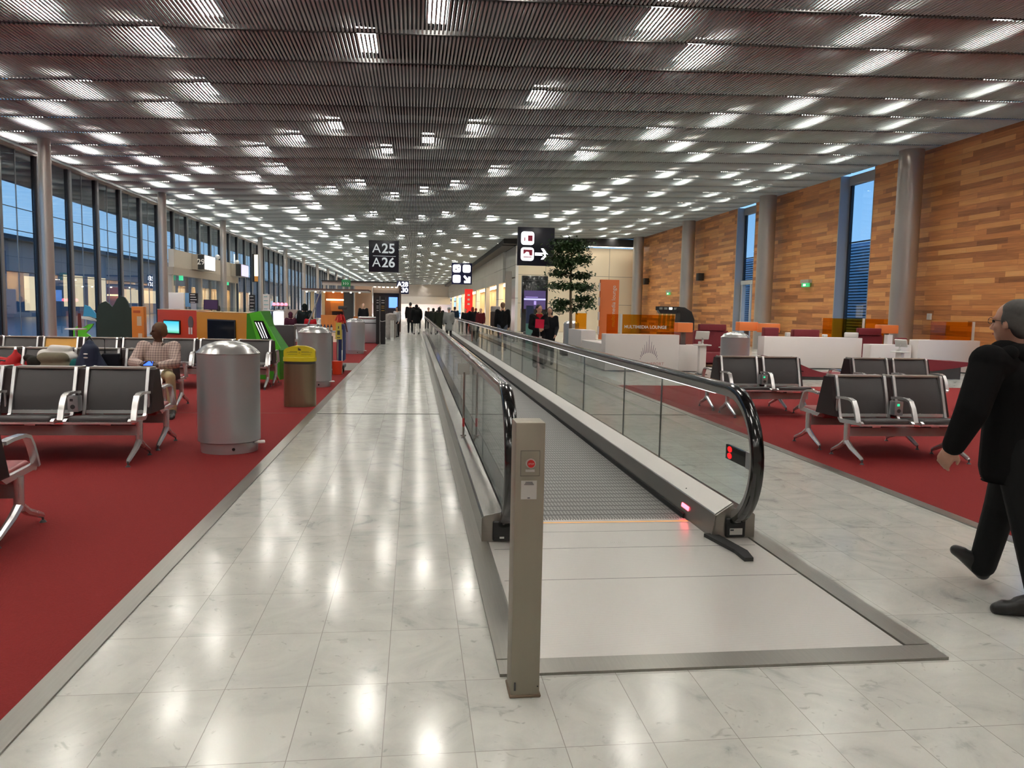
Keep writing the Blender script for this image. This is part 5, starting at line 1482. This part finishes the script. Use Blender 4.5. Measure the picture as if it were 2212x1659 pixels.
def head_children(t, c, R, s, hair, hmat, detail):
    c = Vector(c)
    def L(x, y, z): return c + R @ Vector((x*s, y*s, z*s))
    if detail:
        b = MB()
        for sx_ in (-1, 1):
            p = L(0.031*sx_, 0.083, 0.006); b.ball(p, 0.0085*s, 10, 7)
        b.build('eyes', eye_m, t)
        b = MB(); b.ball((0,0,0), (0.020*s,0.006*s,0.0055*s), 12, 7, xf=Matrix.Translation(L(0,0.0935,-0.064)) @ R.to_4x4()); b.build('lips', lip_m, t)
    if hair:
        def E(x, y, z, rx, ry, rz): return ('e', L(x,y,z), (rx*s, ry*s, rz*s), R, 0)
        if hair == 'short': pr = [E(0,-0.022,0.042,0.081,0.094,0.086), E(0,-0.055,-0.01,0.073,0.062,0.080), E(0.066,-0.02,0.02,0.016,0.03,0.04), E(-0.066,-0.02,0.02,0.016,0.03,0.04)]
        elif hair == 'balding': pr = [E(0,-0.055,0.0,0.079,0.062,0.088), E(0.070,-0.018,0.015,0.014,0.045,0.05), E(-0.070,-0.018,0.015,0.014,0.045,0.05), E(0,-0.028,0.052,0.080,0.090,0.078)]
        elif hair == 'bun': pr = [E(0,-0.02,0.040,0.081,0.098,0.088), E(0,-0.06,-0.015,0.072,0.058,0.070), E(0,-0.12,0.02,0.040,0.040,0.040)]
        elif hair == 'long': pr = [E(0,-0.02,0.040,0.082,0.098,0.088), E(0,-0.062,-0.06,0.082,0.055,0.14), E(0.07,-0.02,-0.05,0.022,0.04,0.10), E(-0.07,-0.02,-0.05,0.022,0.04,0.10)]
        elif hair == 'hood': pr = [E(0,-0.02,0.025,0.10,0.11,0.115), E(0,-0.03,-0.08,0.10,0.09,0.08)]
        elif hair == 'hat': pr = [E(0,-0.01,0.055,0.088,0.105,0.075)]
        return grow('hair' if hair not in ('hood','hat') else hair, pr, 0.008 if detail else 0.014, [hmat], t, 3)

def person(label, loc, rz=0.0, H=1.74, top=(20,20,22), legs=(24,24,28), skin=skin_pale, hair='short', hmat=None, detail=0, stride=0.0, coat=0.0, arm=(0.06,0.06), J=None, head_yaw=0.0, head_pitch=0.0,
           shoes=None, group=None, legw=1.0, name='person', elbow=0.25, topmat=None, legmat=None, bulk=1.0, curl=0.7):
    """standing or walking figure; local +Y is forward"""
    s = H/1.74
    t = thing(name, label, 'person', loc, rz, group)
    V_ = lambda x, y, z: Vector((x*s, y*s, z*s))
    st = stride
    P = dict(pelvis=V_(0,0,0.92), waist=V_(0,0.01,1.06), chest=V_(0,0.0,1.28), neck=V_(0,0.0,1.46), head=V_(0,0.02,1.61),
             shL=V_(-0.185,0,1.41), shR=V_(0.185,0,1.41), hipL=V_(-0.09,0,0.90), hipR=V_(0.09,0,0.90),
             kneeL=V_(-0.095,0.02+0.45*st,0.50+0.03*abs(st)), kneeR=V_(0.095,0.02-0.20*st,0.49),
             ankL=V_(-0.10,0.42*st if st >= 0 else 0.85*st,0.085+(0.02 if st > 0 else 0.10*abs(st))), ankR=V_(0.10,-0.85*st if st > 0 else -0.42*st,0.085+(0.16*abs(st) if st > 0 else 0.02)))
    for sd, k, q in ((-1,'L',arm[0]),(1,'R',arm[1])):
        sh = P['sh'+k]; el = sh + V_(0.05*sd, q-0.03, -0.29); P['el'+k] = el
        P['wr'+k] = el + V_(0.0*sd, q+elbow*0.3, -0.26*(1-0.12*elbow))
    for k in ('L','R'):
        a = P['ank'+k]; P['toe'+k] = a + V_(0, 0.17, -0.055 if a.z < 0.12*s else -0.085)
    if J: P.update({k: Vector(v) for k, v in J.items()})
    vox = {0:0.024, 1:0.011, 2:0.008}[detail]
    Rh = Matrix.Rotation(head_yaw, 3, 'Z') @ Matrix.Rotation(head_pitch, 3, 'X')
    pr = head_prims(P['head'], Rh, s)
    pr += [('c', P['neck'] + Vector((0,0,-0.05*s)), P['head'] + Vector((0,0,-0.05*s)), 0.055*s, 0.050*s, 0)]
    pr += [('c', P['pelvis'], P['chest'], 0.10*s, 0.11*s, 0), ('c', P['chest'], P['neck'], 0.10*s, 0.06*s, 0), ('c', P['shL'], P['shR'], 0.06*s, 0.06*s, 0)]
    for k, sd in (('L',-1),('R',1)):
        pr += [('c', P['sh'+k], P['el'+k], 0.040*s, 0.034*s, 0), ('c', P['el'+k], P['wr'+k], 0.034*s, 0.025*s, 0),
               ('c', P['hip'+k], P['knee'+k], 0.065*s, 0.045*s, 0), ('c', P['knee'+k], P['ank'+k], 0.045*s, 0.033*s, 0), ('c', P['ank'+k], P['toe'+k], 0.026*s, 0.020*s, 0)]
        hd = P.get('hd'+k, (P['wr'+k]-P['el'+k])); pn = P.get('pn'+k, Vector((-sd, 0.25, 0)))
        pr += hand_prims(P['wr'+k], hd, sd, pn, s*1.02, curl)
    grow('body', pr, vox if detail else 0.018, [skin], t, 2 if detail else 1)
    head_children(t, P['head'], Rh, s, hair, hmat or hair_dark, detail)
    # jacket or sweater
    cl = 0.018*bulk*s
    tp = [('c', P['pelvis'] + Vector((0,0,(0.02-coat)*s)), P['waist'], (0.125+0.02*coat)*s+cl, 0.118*s+cl, 0), ('c', P['waist'], P['chest'], 0.118*s+cl, 0.128*s+cl, 0),
          ('c', P['chest'], P['neck'] + Vector((0,0,-0.05*s)), 0.125*s+cl, 0.066*s+cl*0.5, 0)]
    side = (P['shR']-P['shL'])*0.22
    for sgn in (-1, 1):
        tp += [('c', P['waist']+side*sgn*0.75, P['chest']+side*sgn, 0.085*s+cl, 0.095*s+cl, 0), ('c', P['pelvis']+side*sgn*0.8+Vector((0,0,(0.02-coat)*s)), P['waist']+side*sgn*0.75, 0.095*s+cl, 0.085*s+cl, 0)]
    for k in ('L','R'):
        tp += [('c', P['chest'] + (P['sh'+k]-P['chest'])*0.6, P['sh'+k], 0.085*s+cl*0.6, 0.062*s+cl, 0), ('c', P['sh'+k], P['el'+k], 0.056*s+cl, 0.046*s+cl, 0),
               ('c', P['el'+k], P['wr'+k] - (P['wr'+k]-P['el'+k]).normalized()*0.01*s, 0.046*s+cl, 0.036*s+cl*0.6, 0)]
    jk = grow('jacket' if coat else 'sweater', tp, vox if detail else 0.022, [topmat or cloth(top)], t, 3)
    if coat:
        bm = bmesh.new(); bm.from_mesh(jk.data); zc = P['pelvis'].z - (coat+0.06)*s
        sel = [v for v in bm.verts if (Vector((v.co.x,v.co.y,0)) - Vector((P['pelvis'].x,P['pelvis'].y,0))).length < 0.30*s]
        ok = set(sel)
        for v in sel:
            if v.co.z < zc: v.co.z = zc - (zc-v.co.z)*0.12; v.co.x += (v.co.x-P['pelvis'].x)*0.10; v.co.y += (v.co.y-P['pelvis'].y)*0.10
        bm.to_mesh(jk.data); bm.free()
    lg = [('c', P['hipL'], P['hipR'], 0.108*s, 0.108*s, 0), ('c', P['pelvis'], P['pelvis']+Vector((0,0,0.04*s)), 0.115*s, 0.11*s, 0)]
    for k in ('L','R'):
        lg += [('c', P['hip'+k], P['knee'+k], 0.095*s*(0.5+0.5*legw), 0.066*s*legw, 0), ('c', P['knee'+k], P['ank'+k]+Vector((0,0,-0.005*s)), 0.066*s*legw, 0.056*s*legw, 0)]
    grow('trousers', lg, vox if detail else 0.022, [legmat or cloth(legs)], t, 3)
    for k in ('L','R'):
        a, to = P['ank'+k], P['toe'+k]
        d = (to-a); dn = d.normalized(); heel = P.get('heel'+k, a + Vector((0,0,-0.045*s)) - Vector((dn.x,dn.y,0))*0.035*s)
        grow('shoe', [('c', heel, to, 0.040*s, 0.040*s, 0), ('c', a, a+(to-a)*0.6, 0.050*s, 0.044*s, 0), ('c', to, to+dn*0.035*s, 0.042*s, 0.034*s, 0), ('c', to-dn*0.04*s+Vector((-dn.y,dn.x,0))*0.012*s, to-dn*0.0*s+Vector((-dn.y,dn.x,0))*0.014*s, 0.036*s, 0.034*s, 0)], 0.009 if detail else 0.018, [shoes or shoe_m], t, 2)
    return t, P, Rh

# --- walking man in black at the right edge
o3 = Vector((3.22, 3.86, 0))
wj = {k: Vector(v) - o3 for k, v in dict(
    pelvis=(3.27,3.87,0.90), waist=(3.26,3.87,1.03), chest=(3.24,3.86,1.23), neck=(3.23,3.87,1.41), head=(3.205,3.875,1.535),
    shL=(3.00,3.77,1.325), elL=(2.885,3.72,1.07), wrL=(2.835,3.775,0.875), shR=(3.44,4.00,1.335), elR=(3.52,4.02,1.07), wrR=(3.47,4.12,0.86),
    hipL=(3.21,3.80,0.88), hipR=(3.35,3.93,0.88), kneeL=(3.235,3.69,0.48), ankL=(3.27,3.59,0.095), toeL=(3.105,3.655,0.036),
    kneeR=(3.385,4.07,0.475), ankR=(3.335,4.115,0.115), toeR=(3.235,4.165,0.165)).items()}
wj['heelR'] = Vector((3.345,4.12,0.055)) - o3; wj['heelL'] = Vector((3.30,3.575,0.045)) - o3
wj['hdL'] = Vector((-0.25,0.35,-0.9)); wj['pnL'] = Vector((0.8,0.5,-0.1))
black_coat = M('black_coat_cloth', (15,15,16), 0.9, spec=0.15, noise=0.2, nscale=22, bump=0.1)
black_trs = M('black_trouser_cloth', (22,23,24), 0.85, spec=0.2, noise=0.15, nscale=24, bump=0.08)
man, Pm, Rm = person('man in a black coat and trousers striding past at the right edge', o3, 0.0, 1.72, skin=skin_pale, hair='balding', hmat=hair_grey, detail=2, coat=0.17, J=wj, head_yaw=0.38,
                     topmat=black_coat, legmat=black_trs, bulk=2.0, curl=0.75, legw=1.32)
hc = Pm['head']
def LH(x, y, z): return hc + Rm @ Vector((x, y, z))
b = MB()
for sx_ in (-1, 1):
    b.tube([LH(0.033*sx_+0.024*cos(a), 0.098, 0.008+0.017*sin(a)) for a in [2*pi*i/16 for i in range(16)]], 0.0018, 6, closed=True)
    b.tube([LH(0.057*sx_,0.096,0.012), LH(0.080*sx_,0.05,0.012), LH(0.083*sx_,-0.01,0.004)], 0.0018, 6)
b.tube([LH(-0.009,0.100,0.010), LH(0,0.103,0.014), LH(0.009,0.100,0.010)], 0.0018, 6)
b.build('glasses', black_matt, man)
grow('collar', [('c', Pm['neck']+Vector((-0.10,-0.02,-0.03)), Pm['neck']+Vector((0.10,0.02,-0.03)), 0.062, 0.062, 0), ('c', Pm['neck']+Vector((-0.06,-0.08,-0.04)), Pm['neck']+Vector((0.10,-0.06,-0.04)), 0.055, 0.06, 0),
                ('c', Pm['shL']+Vector((0.09,-0.03,0.05)), Pm['shL']+Vector((-0.005,-0.02,0.045)), 0.045, 0.014, 0)], 0.010, [black_coat], man, 3, label='turned up black collar flap')

# --- seated man with a phone
o4 = Vector((-3.57, 11.42, 0))
sj = dict(pelvis=(0,0.06,0.545), waist=(0,0.07,0.66), chest=(0.0,0.10,0.83), neck=(0.0,0.09,1.005), head=(0.02,0.06,1.155),
          shL=(0.215,0.08,0.93), elL=(0.28,-0.10,0.72), wrL=(0.155,-0.36,0.70), shR=(-0.195,0.08,0.93), elR=(-0.27,-0.10,0.72), wrR=(-0.09,-0.37,0.72),
          hipL=(0.10,0.04,0.55), hipR=(-0.10,0.04,0.55), kneeL=(0.33,-0.50,0.56), ankL=(0.33,-0.44,0.095), toeL=(0.36,-0.60,0.036),
          kneeR=(-0.12,-0.50,0.56), ankR=(-0.12,-0.42,0.095), toeR=(-0.14,-0.60,0.036))
sj['hdL'] = Vector((-0.75,-0.5,0.15)); sj['hdR'] = Vector((0.75,-0.5,0.0)); sj['pnL'] = Vector((-0.2,-0.3,0.9)); sj['pnR'] = Vector((0.2,-0.3,0.9))
plaid = bpy.data.materials.new('checked_shirt'); plaid.use_nodes = True
_n = plaid.node_tree; _L = _n.links; _b = _n.nodes['Principled BSDF']; _tc = _n.nodes.new('ShaderNodeTexCoord'); _sp = _n.nodes.new('ShaderNodeSeparateXYZ'); _L.new(_tc.outputs['Object'], _sp.inputs[0])
def _st(ax, per, duty):
    d = _n.nodes.new('ShaderNodeMath'); d.operation = 'DIVIDE'; d.inputs[1].default_value = per; _L.new(_sp.outputs[ax], d.inputs[0])
    f = _n.nodes.new('ShaderNodeMath'); f.operation = 'FRACT'; _L.new(d.outputs[0], f.inputs[0])
    l = _n.nodes.new('ShaderNodeMath'); l.operation = 'LESS_THAN'; l.inputs[1].default_value = duty; _L.new(f.outputs[0], l.inputs[0]); return l
_a, _c = _st('X', 0.034, 0.34), _st('Z', 0.034, 0.34)
_ad = _n.nodes.new('ShaderNodeMath'); _ad.operation = 'ADD'; _L.new(_a.outputs[0], _ad.inputs[0]); _L.new(_c.outputs[0], _ad.inputs[1])
_hv = _n.nodes.new('ShaderNodeMath'); _hv.operation = 'MULTIPLY'; _hv.inputs[1].default_value = 0.5; _L.new(_ad.outputs[0], _hv.inputs[0])
_mx = _n.nodes.new('ShaderNodeMix'); _mx.data_type = 'RGBA'; _mx.inputs[6].default_value = (*lin((206,184,172)),1); _mx.inputs[7].default_value = (*lin((134,112,112)),1)
_L.new(_hv.outputs[0], _mx.inputs[0]); _L.new(_mx.outputs[2], _b.inputs['Base Color']); _b.inputs['Roughness'].default_value = 0.85
sit, Ps, Rs = person('seated man in a checked shirt and beige trousers holding a phone, looking left', o4, 0.0, 1.74, skin=skin_dark, hair='short', hmat=M('close_cropped_hair', (104,76,52), 0.7, noise=0.2, nscale=60), detail=1, J=sj, head_yaw=pi*0.62, head_pitch=-0.1,
                     topmat=plaid, legmat=cloth((176,160,124)), bulk=1.7, coat=0.02, curl=0.9)
ph = thing('phone', 'phone with a bright blue screen held by the seated man', 'phone', o4 + Vector((0.035,-0.445,0.735)))
MB().rbox(-0.065, 0.065, -0.036, 0.036, -0.005, 0.005, 0.003, 2, xf=rot('X', 1.0)).build('case', black_matt, ph)
MB().box(-0.058, 0.058, -0.031, 0.031, 0.005, 0.0062, xf=rot('X', 1.0)).build('screen', emit_mat('phone_blue', (60,110,240), 1.5), ph)

# --- woman with a red folder
wj2 = dict(elL=(-0.235,0.03,1.12), wrL=(-0.06,0.235,1.10), elR=(0.235,0.03,1.10), wrR=(0.07,0.25,1.02))
wj2 = {k: Vector(v) for k, v in wj2.items()}
wj2['hdL'] = Vector((0.8,0.35,0.1)); wj2['hdR'] = Vector((-0.8,0.3,0.25)); wj2['pnL'] = Vector((0.2,-0.9,0.0)); wj2['pnR'] = Vector((0.2,-0.9,0.0))
wo, Pw, Rw = person('woman in black holding a red folder, standing beyond the right handrail', (3.30, 20.8, 0), pi+0.12, 1.71, top=(20,20,22), legs=(22,22,24), hair='bun', hmat=hair_dark, detail=1, J=wj2, coat=0.12, head_yaw=0.35)
grow('scarf', [('c', Pw['neck']+Vector((-0.05,0.03,-0.03)), Pw['neck']+Vector((0.05,0.03,-0.03)), 0.055, 0.055, 0), ('c', Pw['neck']+Vector((0,0.06,-0.05)), Pw['neck']+Vector((0,0.10,-0.10)), 0.05, 0.03, 0)], 0.012, [cloth((170,24,40))], wo, 3, label='red scarf at the neck')
MB().box(-0.045, 0.025, 0.165, 0.175, 0.76, 0.86).tube([(0.0,0.16,0.86),(0.01,0.15,1.0)], 0.006, 6).build('badge', white_pl, wo, label='white badge hanging at the hip')
fo = thing('folder', 'crimson red folder held against the chest by the woman in black', 'folder', Vector((3.30,20.8,0)) + Matrix.Rotation(pi+0.12,3,'Z') @ Vector((0.06,0.285,1.08)), pi+0.12)
MB().box(-0.12, 0.12, -0.008, 0.008, 0.0, 0.235, xf=rot('Y', -0.06)).build('cover', cloth((214,36,70), 0.5), fo)
person('person in dark clothes standing just behind the woman with the folder', (3.86, 22.3, 0), pi-0.3, 1.66, top=(22,22,26), legs=(24,24,28), hair='long', detail=0, coat=0.2, elbow=1.2)
# --- man in the black sweater
person('man in a black sweater and grey jeans seen from behind, beyond the walkway', (3.24, 29, 0), 0.0, 1.83, top=(18,18,20), legs=(84,92,106), hair='short', hmat=M('hair_sandy', (120,92,72), 0.7), detail=1, bulk=1.2, arm=(0.02,0.05))
# --- people further down the hall
cro = 'people far down the hall'
for (lab, x, y, rz, H, top_, leg_, hair_, coat_, st, bulk_) in (
    ('woman in a pale grey top and black trousers beside a grey suitcase', -0.92, 42, pi*0.8, 1.60, (176,172,172), (26,24,26), 'long', 0.0, 0.0, 1.0),
    ('tall man in a dark uniform coat walking down the left aisle', -0.26, 47.5, 0.0, 1.88, (26,22,24), (22,22,26), 'short', 0.25, 0.35, 1.6),
    ('person in a bulky black jacket and white trousers in the left aisle', 0.10, 45.5, 0.1, 1.74, (12,12,13), (214,206,196), 'hood', 0.2, 0.5, 3.0),
    ('person in dark clothes just right of the bulky black jacket', 0.30, 58, 0.0, 1.62, (34,32,34), (30,30,34), 'short', 0.15, 0.2, 1.3),
    ('person in a dark jacket with a pale shirt at the far walkway end', 0.90, 52, pi, 1.60, (44,40,42), (30,30,34), 'short', 0.1, 0.0, 1.3),
    ('person in a dark olive hooded coat at the far walkway end', 1.12, 48.0, 0.2, 1.56, (40,42,36), (26,26,28), 'hood', 0.2, 0.2, 1.6),
    ('man in a dark jacket standing behind the olive parka', 1.55, 48.6, pi, 1.68, (36,26,28), (26,24,28), 'short', 0.1, 0.0, 1.2),
    ('person in an olive green parka riding on the walkway', 1.24, 40.5, 0.0, 1.62, (48,50,40), (24,24,28), 'long', 0.25, 0.2, 1.9),
    ('person in a light grey jacket riding on the walkway, beside the right handrail', 1.60, 37.0, 0.2, 1.62, (158,158,154), (56,54,54), 'hat', 0.3, 0.0, 2.0),
    ('person in a dark blue jacket partly hidden by the light grey jacket', 2.50, 49.5, 0.0, 1.68, (30,44,60), (26,26,30), 'short', 0.15, 0.0, 1.5),
    ('person in black standing left of the red haired visitor', 2.95, 46.0, pi*0.9, 1.58, (22,20,22), (22,22,24), 'short', 0.15, 0.0, 1.3),
    ('red haired person in a black coat by the shops', 3.22, 44.0, 0.3, 1.68, (20,18,20), (24,22,24), 'long', 0.2, 0.0, 1.4),
    ('person in black right of the red haired visitor by the shops', 3.75, 48.5, 0.0, 1.62, (24,24,26), (26,26,28), 'short', 0.2, 0.0, 1.3),
    ('person in a dark red jacket near the shop entrance', 3.55, 42.5, pi*0.95, 1.60, (98,30,36), (26,24,26), 'short', 0.1, 0.0, 1.2),
    ('man in a black sweater behind the counter by the peach wall', -2.78, 43.5, pi, 1.74, (22,22,24), (30,30,32), 'short', 0.0, 0.0, 1.2),
    ('person in a purple and dark jacket by the utility cart', -4.05, 26.5, 0.6, 1.34, (74,34,52), (34,34,40), 'hood', 0.1, 0.0, 1.5),
    ('person in a dark hooded coat by the restaurant', -3.80, 28.0, 0.2, 1.62, (26,34,34), (30,26,28), 'hood', 0.3, 0.0, 1.7),
    ('person in a red jacket by the second silver bin', -3.50, 27.2, 0.1, 1.30, (176,30,38), (40,36,38), 'short', 0.2, 0.0, 1.5),
    ('person at the gate desk in front of the dark purple monitor', -7.62, 31.9, 0.5, 1.50, (70,58,60), (40,40,44), 'long', 0.0, 0.0, 1.1)):
    hm = hair_dark
    if 'red haired' in lab: hm = M('hair_red', (150,52,40), 0.7)
    if 'peach wall' in lab or 'dark red' in lab: hm = M('hair_pale_%d' % int(y*10), (170,140,120), 0.7)
    if hair_ in ('hood', 'hat'): hm = cloth(top_)
    person(lab, (x, y, 0), rz, H, top_, leg_, hair=hair_, hmat=hm, coat=coat_, stride=st, bulk=bulk_)
# luggage down the aisle
t = thing('suitcase', 'grey suitcase with an extended handle beside the woman in the pale top', 'suitcase', (-1.12, 41.2, 0))
MB().rbox(-0.22, 0.22, -0.14, 0.14, 0.06, 0.70, 0.04).build('shell', M('suitcase_grey', (120,114,112), 0.5), t)
MB().tube([(-0.12,0,0.70),(-0.12,0,0.98),(0.12,0,0.98),(0.12,0,0.70)], 0.012, 6).build('handle', black_matt, t)
for x in (-0.18, 0.18): MB().cyl(0,0,-0.02,0.02,0.035,n=10,xf=TR(x,0,0.035,ry=pi/2)).build('wheel', black_matt, t)
t = thing('plant_bag', 'large pale bundled bag on the floor right of the directory pylon', 'bag', (-1.15, 38.5, 0))
MB().lathe([(0.16,0),(0.24,0.10),(0.26,0.5),(0.24,0.8),(0.30,1.05),(0.24,1.22),(0.05,1.28)], 20).build('bundle', M('pale_bundle', (150,140,134), 0.8, noise=0.4, nscale=9, bump=0.4), t)
t = thing('white_barrier', 'two short white barrier posts right of the directory pylon', 'barrier', (-1.05, 36.8, 0))
MB().box(-0.05, -0.01, -0.02, 0.02, 0.15, 0.95).box(0.03, 0.08, -0.02, 0.02, 0.15, 0.95).box(-0.06, 0.09, -0.06, 0.06, 0, 0.15).build('posts', white_pl, t)
t = thing('shop_stand', 'dark merchandise stand by the shop entrance', 'stand', (4.2, 41.0, 0))
MB().rbox(-0.25, 0.25, -0.2, 0.2, 0.42, 1.42, 0.02).build('cabinet', M('stand_dark', (42,26,24), 0.5), t)
MB().box(-0.3, 0.28, -0.22, 0.22, 0, 0.42).mat(1).rbox(-0.25, 0.25, -0.2, 0.2, 1.42, 1.72, 0.06).build('base', [M('stand_tan', (160,124,84), 0.6), M('stand_top', (170,160,156), 0.6, noise=0.3, nscale=8)], t)

# --- bags on the second bench
t = thing('red_bag', 'crumpled red fabric bag on the left end of the second bench', 'bag', (-5.46, 11.40, 0.468))
red_cl = M('red_bag_cloth', (186,30,34), 0.75, noise=0.2, nscale=8, bump=0.3)
grow('body', [('c',(-0.10,0,0.11),(0.12,0,0.10),0.12,0.11,0), ('c',(-0.02,0,0.18),(0.06,0.02,0.30),0.11,0.07,0), ('c',(0.05,0.0,0.28),(0.07,0.0,0.40),0.06,0.02,0), ('c',(-0.06,0.02,0.24),(-0.12,0.0,0.28),0.06,0.03,0)], 0.014, [red_cl], t, 2)
MB().tube([(-0.16,-0.08,0.22),(-0.10,-0.1,0.27),(-0.02,-0.1,0.26)], 0.012, 6).build('strap', black_matt, t)
t = thing('travel_bag', 'khaki and black soft travel bag with a red side pocket on the second bench', 'bag', (-4.93, 11.36, 0.468))
khaki = M('khaki_cloth', (104,96,78), 0.8, noise=0.25, nscale=9, bump=0.3)
grow('body', [('c',(-0.16,0,0.13),(0.17,0,0.13),0.13,0.13,0), ('c',(-0.08,0,0.28),(0.15,0,0.29),0.10,0.09,0)], 0.014, [khaki], t, 2)
grow('dark_flap', [('c',(-0.30,0,0.30),(-0.12,-0.02,0.24),0.05,0.08,0), ('c',(-0.20,-0.03,0.24),(-0.10,-0.06,0.10),0.09,0.08,0)], 0.014, [cloth((34,32,28))], t, 2)
grow('side_pocket', [('c',(-0.27,-0.02,0.22),(-0.28,-0.03,0.08),0.055,0.07,0)], 0.014, [cloth((150,34,38))], t, 2)
MB().tube([(-0.10,-0.10,0.20),(-0.02,-0.145,0.10),(0.14,-0.145,0.10),(0.24,-0.10,0.17)], 0.014, 6).build('strap', black_matt, t)
t = thing('white_bag', 'white carrier bag with a small dark mark behind the khaki travel bag', 'bag', (-4.94, 11.57, 0.47))
grow('body', [('c',(-0.17,0.02,0.32),(0.19,0.02,0.30),0.09,0.08,0), ('c',(-0.06,0.03,0.40),(0.14,0.03,0.40),0.07,0.06,0), ('c',(-0.1,0.04,0.12),(0.1,0.04,0.12),0.10,0.10,0)], 0.014, [M('white_bag_cloth', (222,218,212), 0.7)], t, 2)
MB().ball((-0.02,-0.012,0.43), (0.035,0.008,0.016)).build('printed_mark', dark_grey, t)
t = thing('backpack', 'navy and teal backpack on the second bench', 'backpack', (-4.42, 11.36, 0.468))
navy_c = M('navy_backpack_cloth', (24,36,62), 0.75, noise=0.2, nscale=10, bump=0.2)
grow('body', [('c',(-0.02,0,0.13),(0.0,0,0.40),0.16,0.12,0), ('c',(-0.12,0,0.10),(-0.08,0,0.28),0.12,0.09,0), ('c',(0.15,0.02,0.09),(0.07,0.02,0.32),0.11,0.07,0), ('c',(0.0,0,0.44),(0.0,0,0.50),0.09,0.06,0)], 0.014, [navy_c], t, 2)
grow('teal_pocket', [('c',(-0.22,-0.02,0.08),(-0.19,-0.02,0.24),0.07,0.06,0)], 0.014, [cloth((30,96,98))], t, 2)
MB().ball((0.0,-0.145,0.37), (0.03,0.006,0.009)).ball((0.0,-0.148,0.32), (0.03,0.006,0.009)).build('white_stitches', white_pl, t)
MB().tube([(-0.04,0,0.54),(0,0,0.60),(0.04,0,0.54)], 0.012, 6).build('grab_loop', black_matt, t)
t = thing('cabin_case', 'small dark cabin case with a raised black handle behind the backpack', 'suitcase', (-4.2, 11.56, 0.468))
MB().rbox(-0.13, 0.10, -0.06, 0.06, 0.0, 0.36, 0.02).build('shell', cloth((22,24,32)), t)
MB().tube([(-0.10,0,0.36),(-0.10,0,0.56),(0.12,0,0.56),(0.12,0,0.30),(0.09,0,0.28)], 0.011, 6).build('handle', black_matt, t)
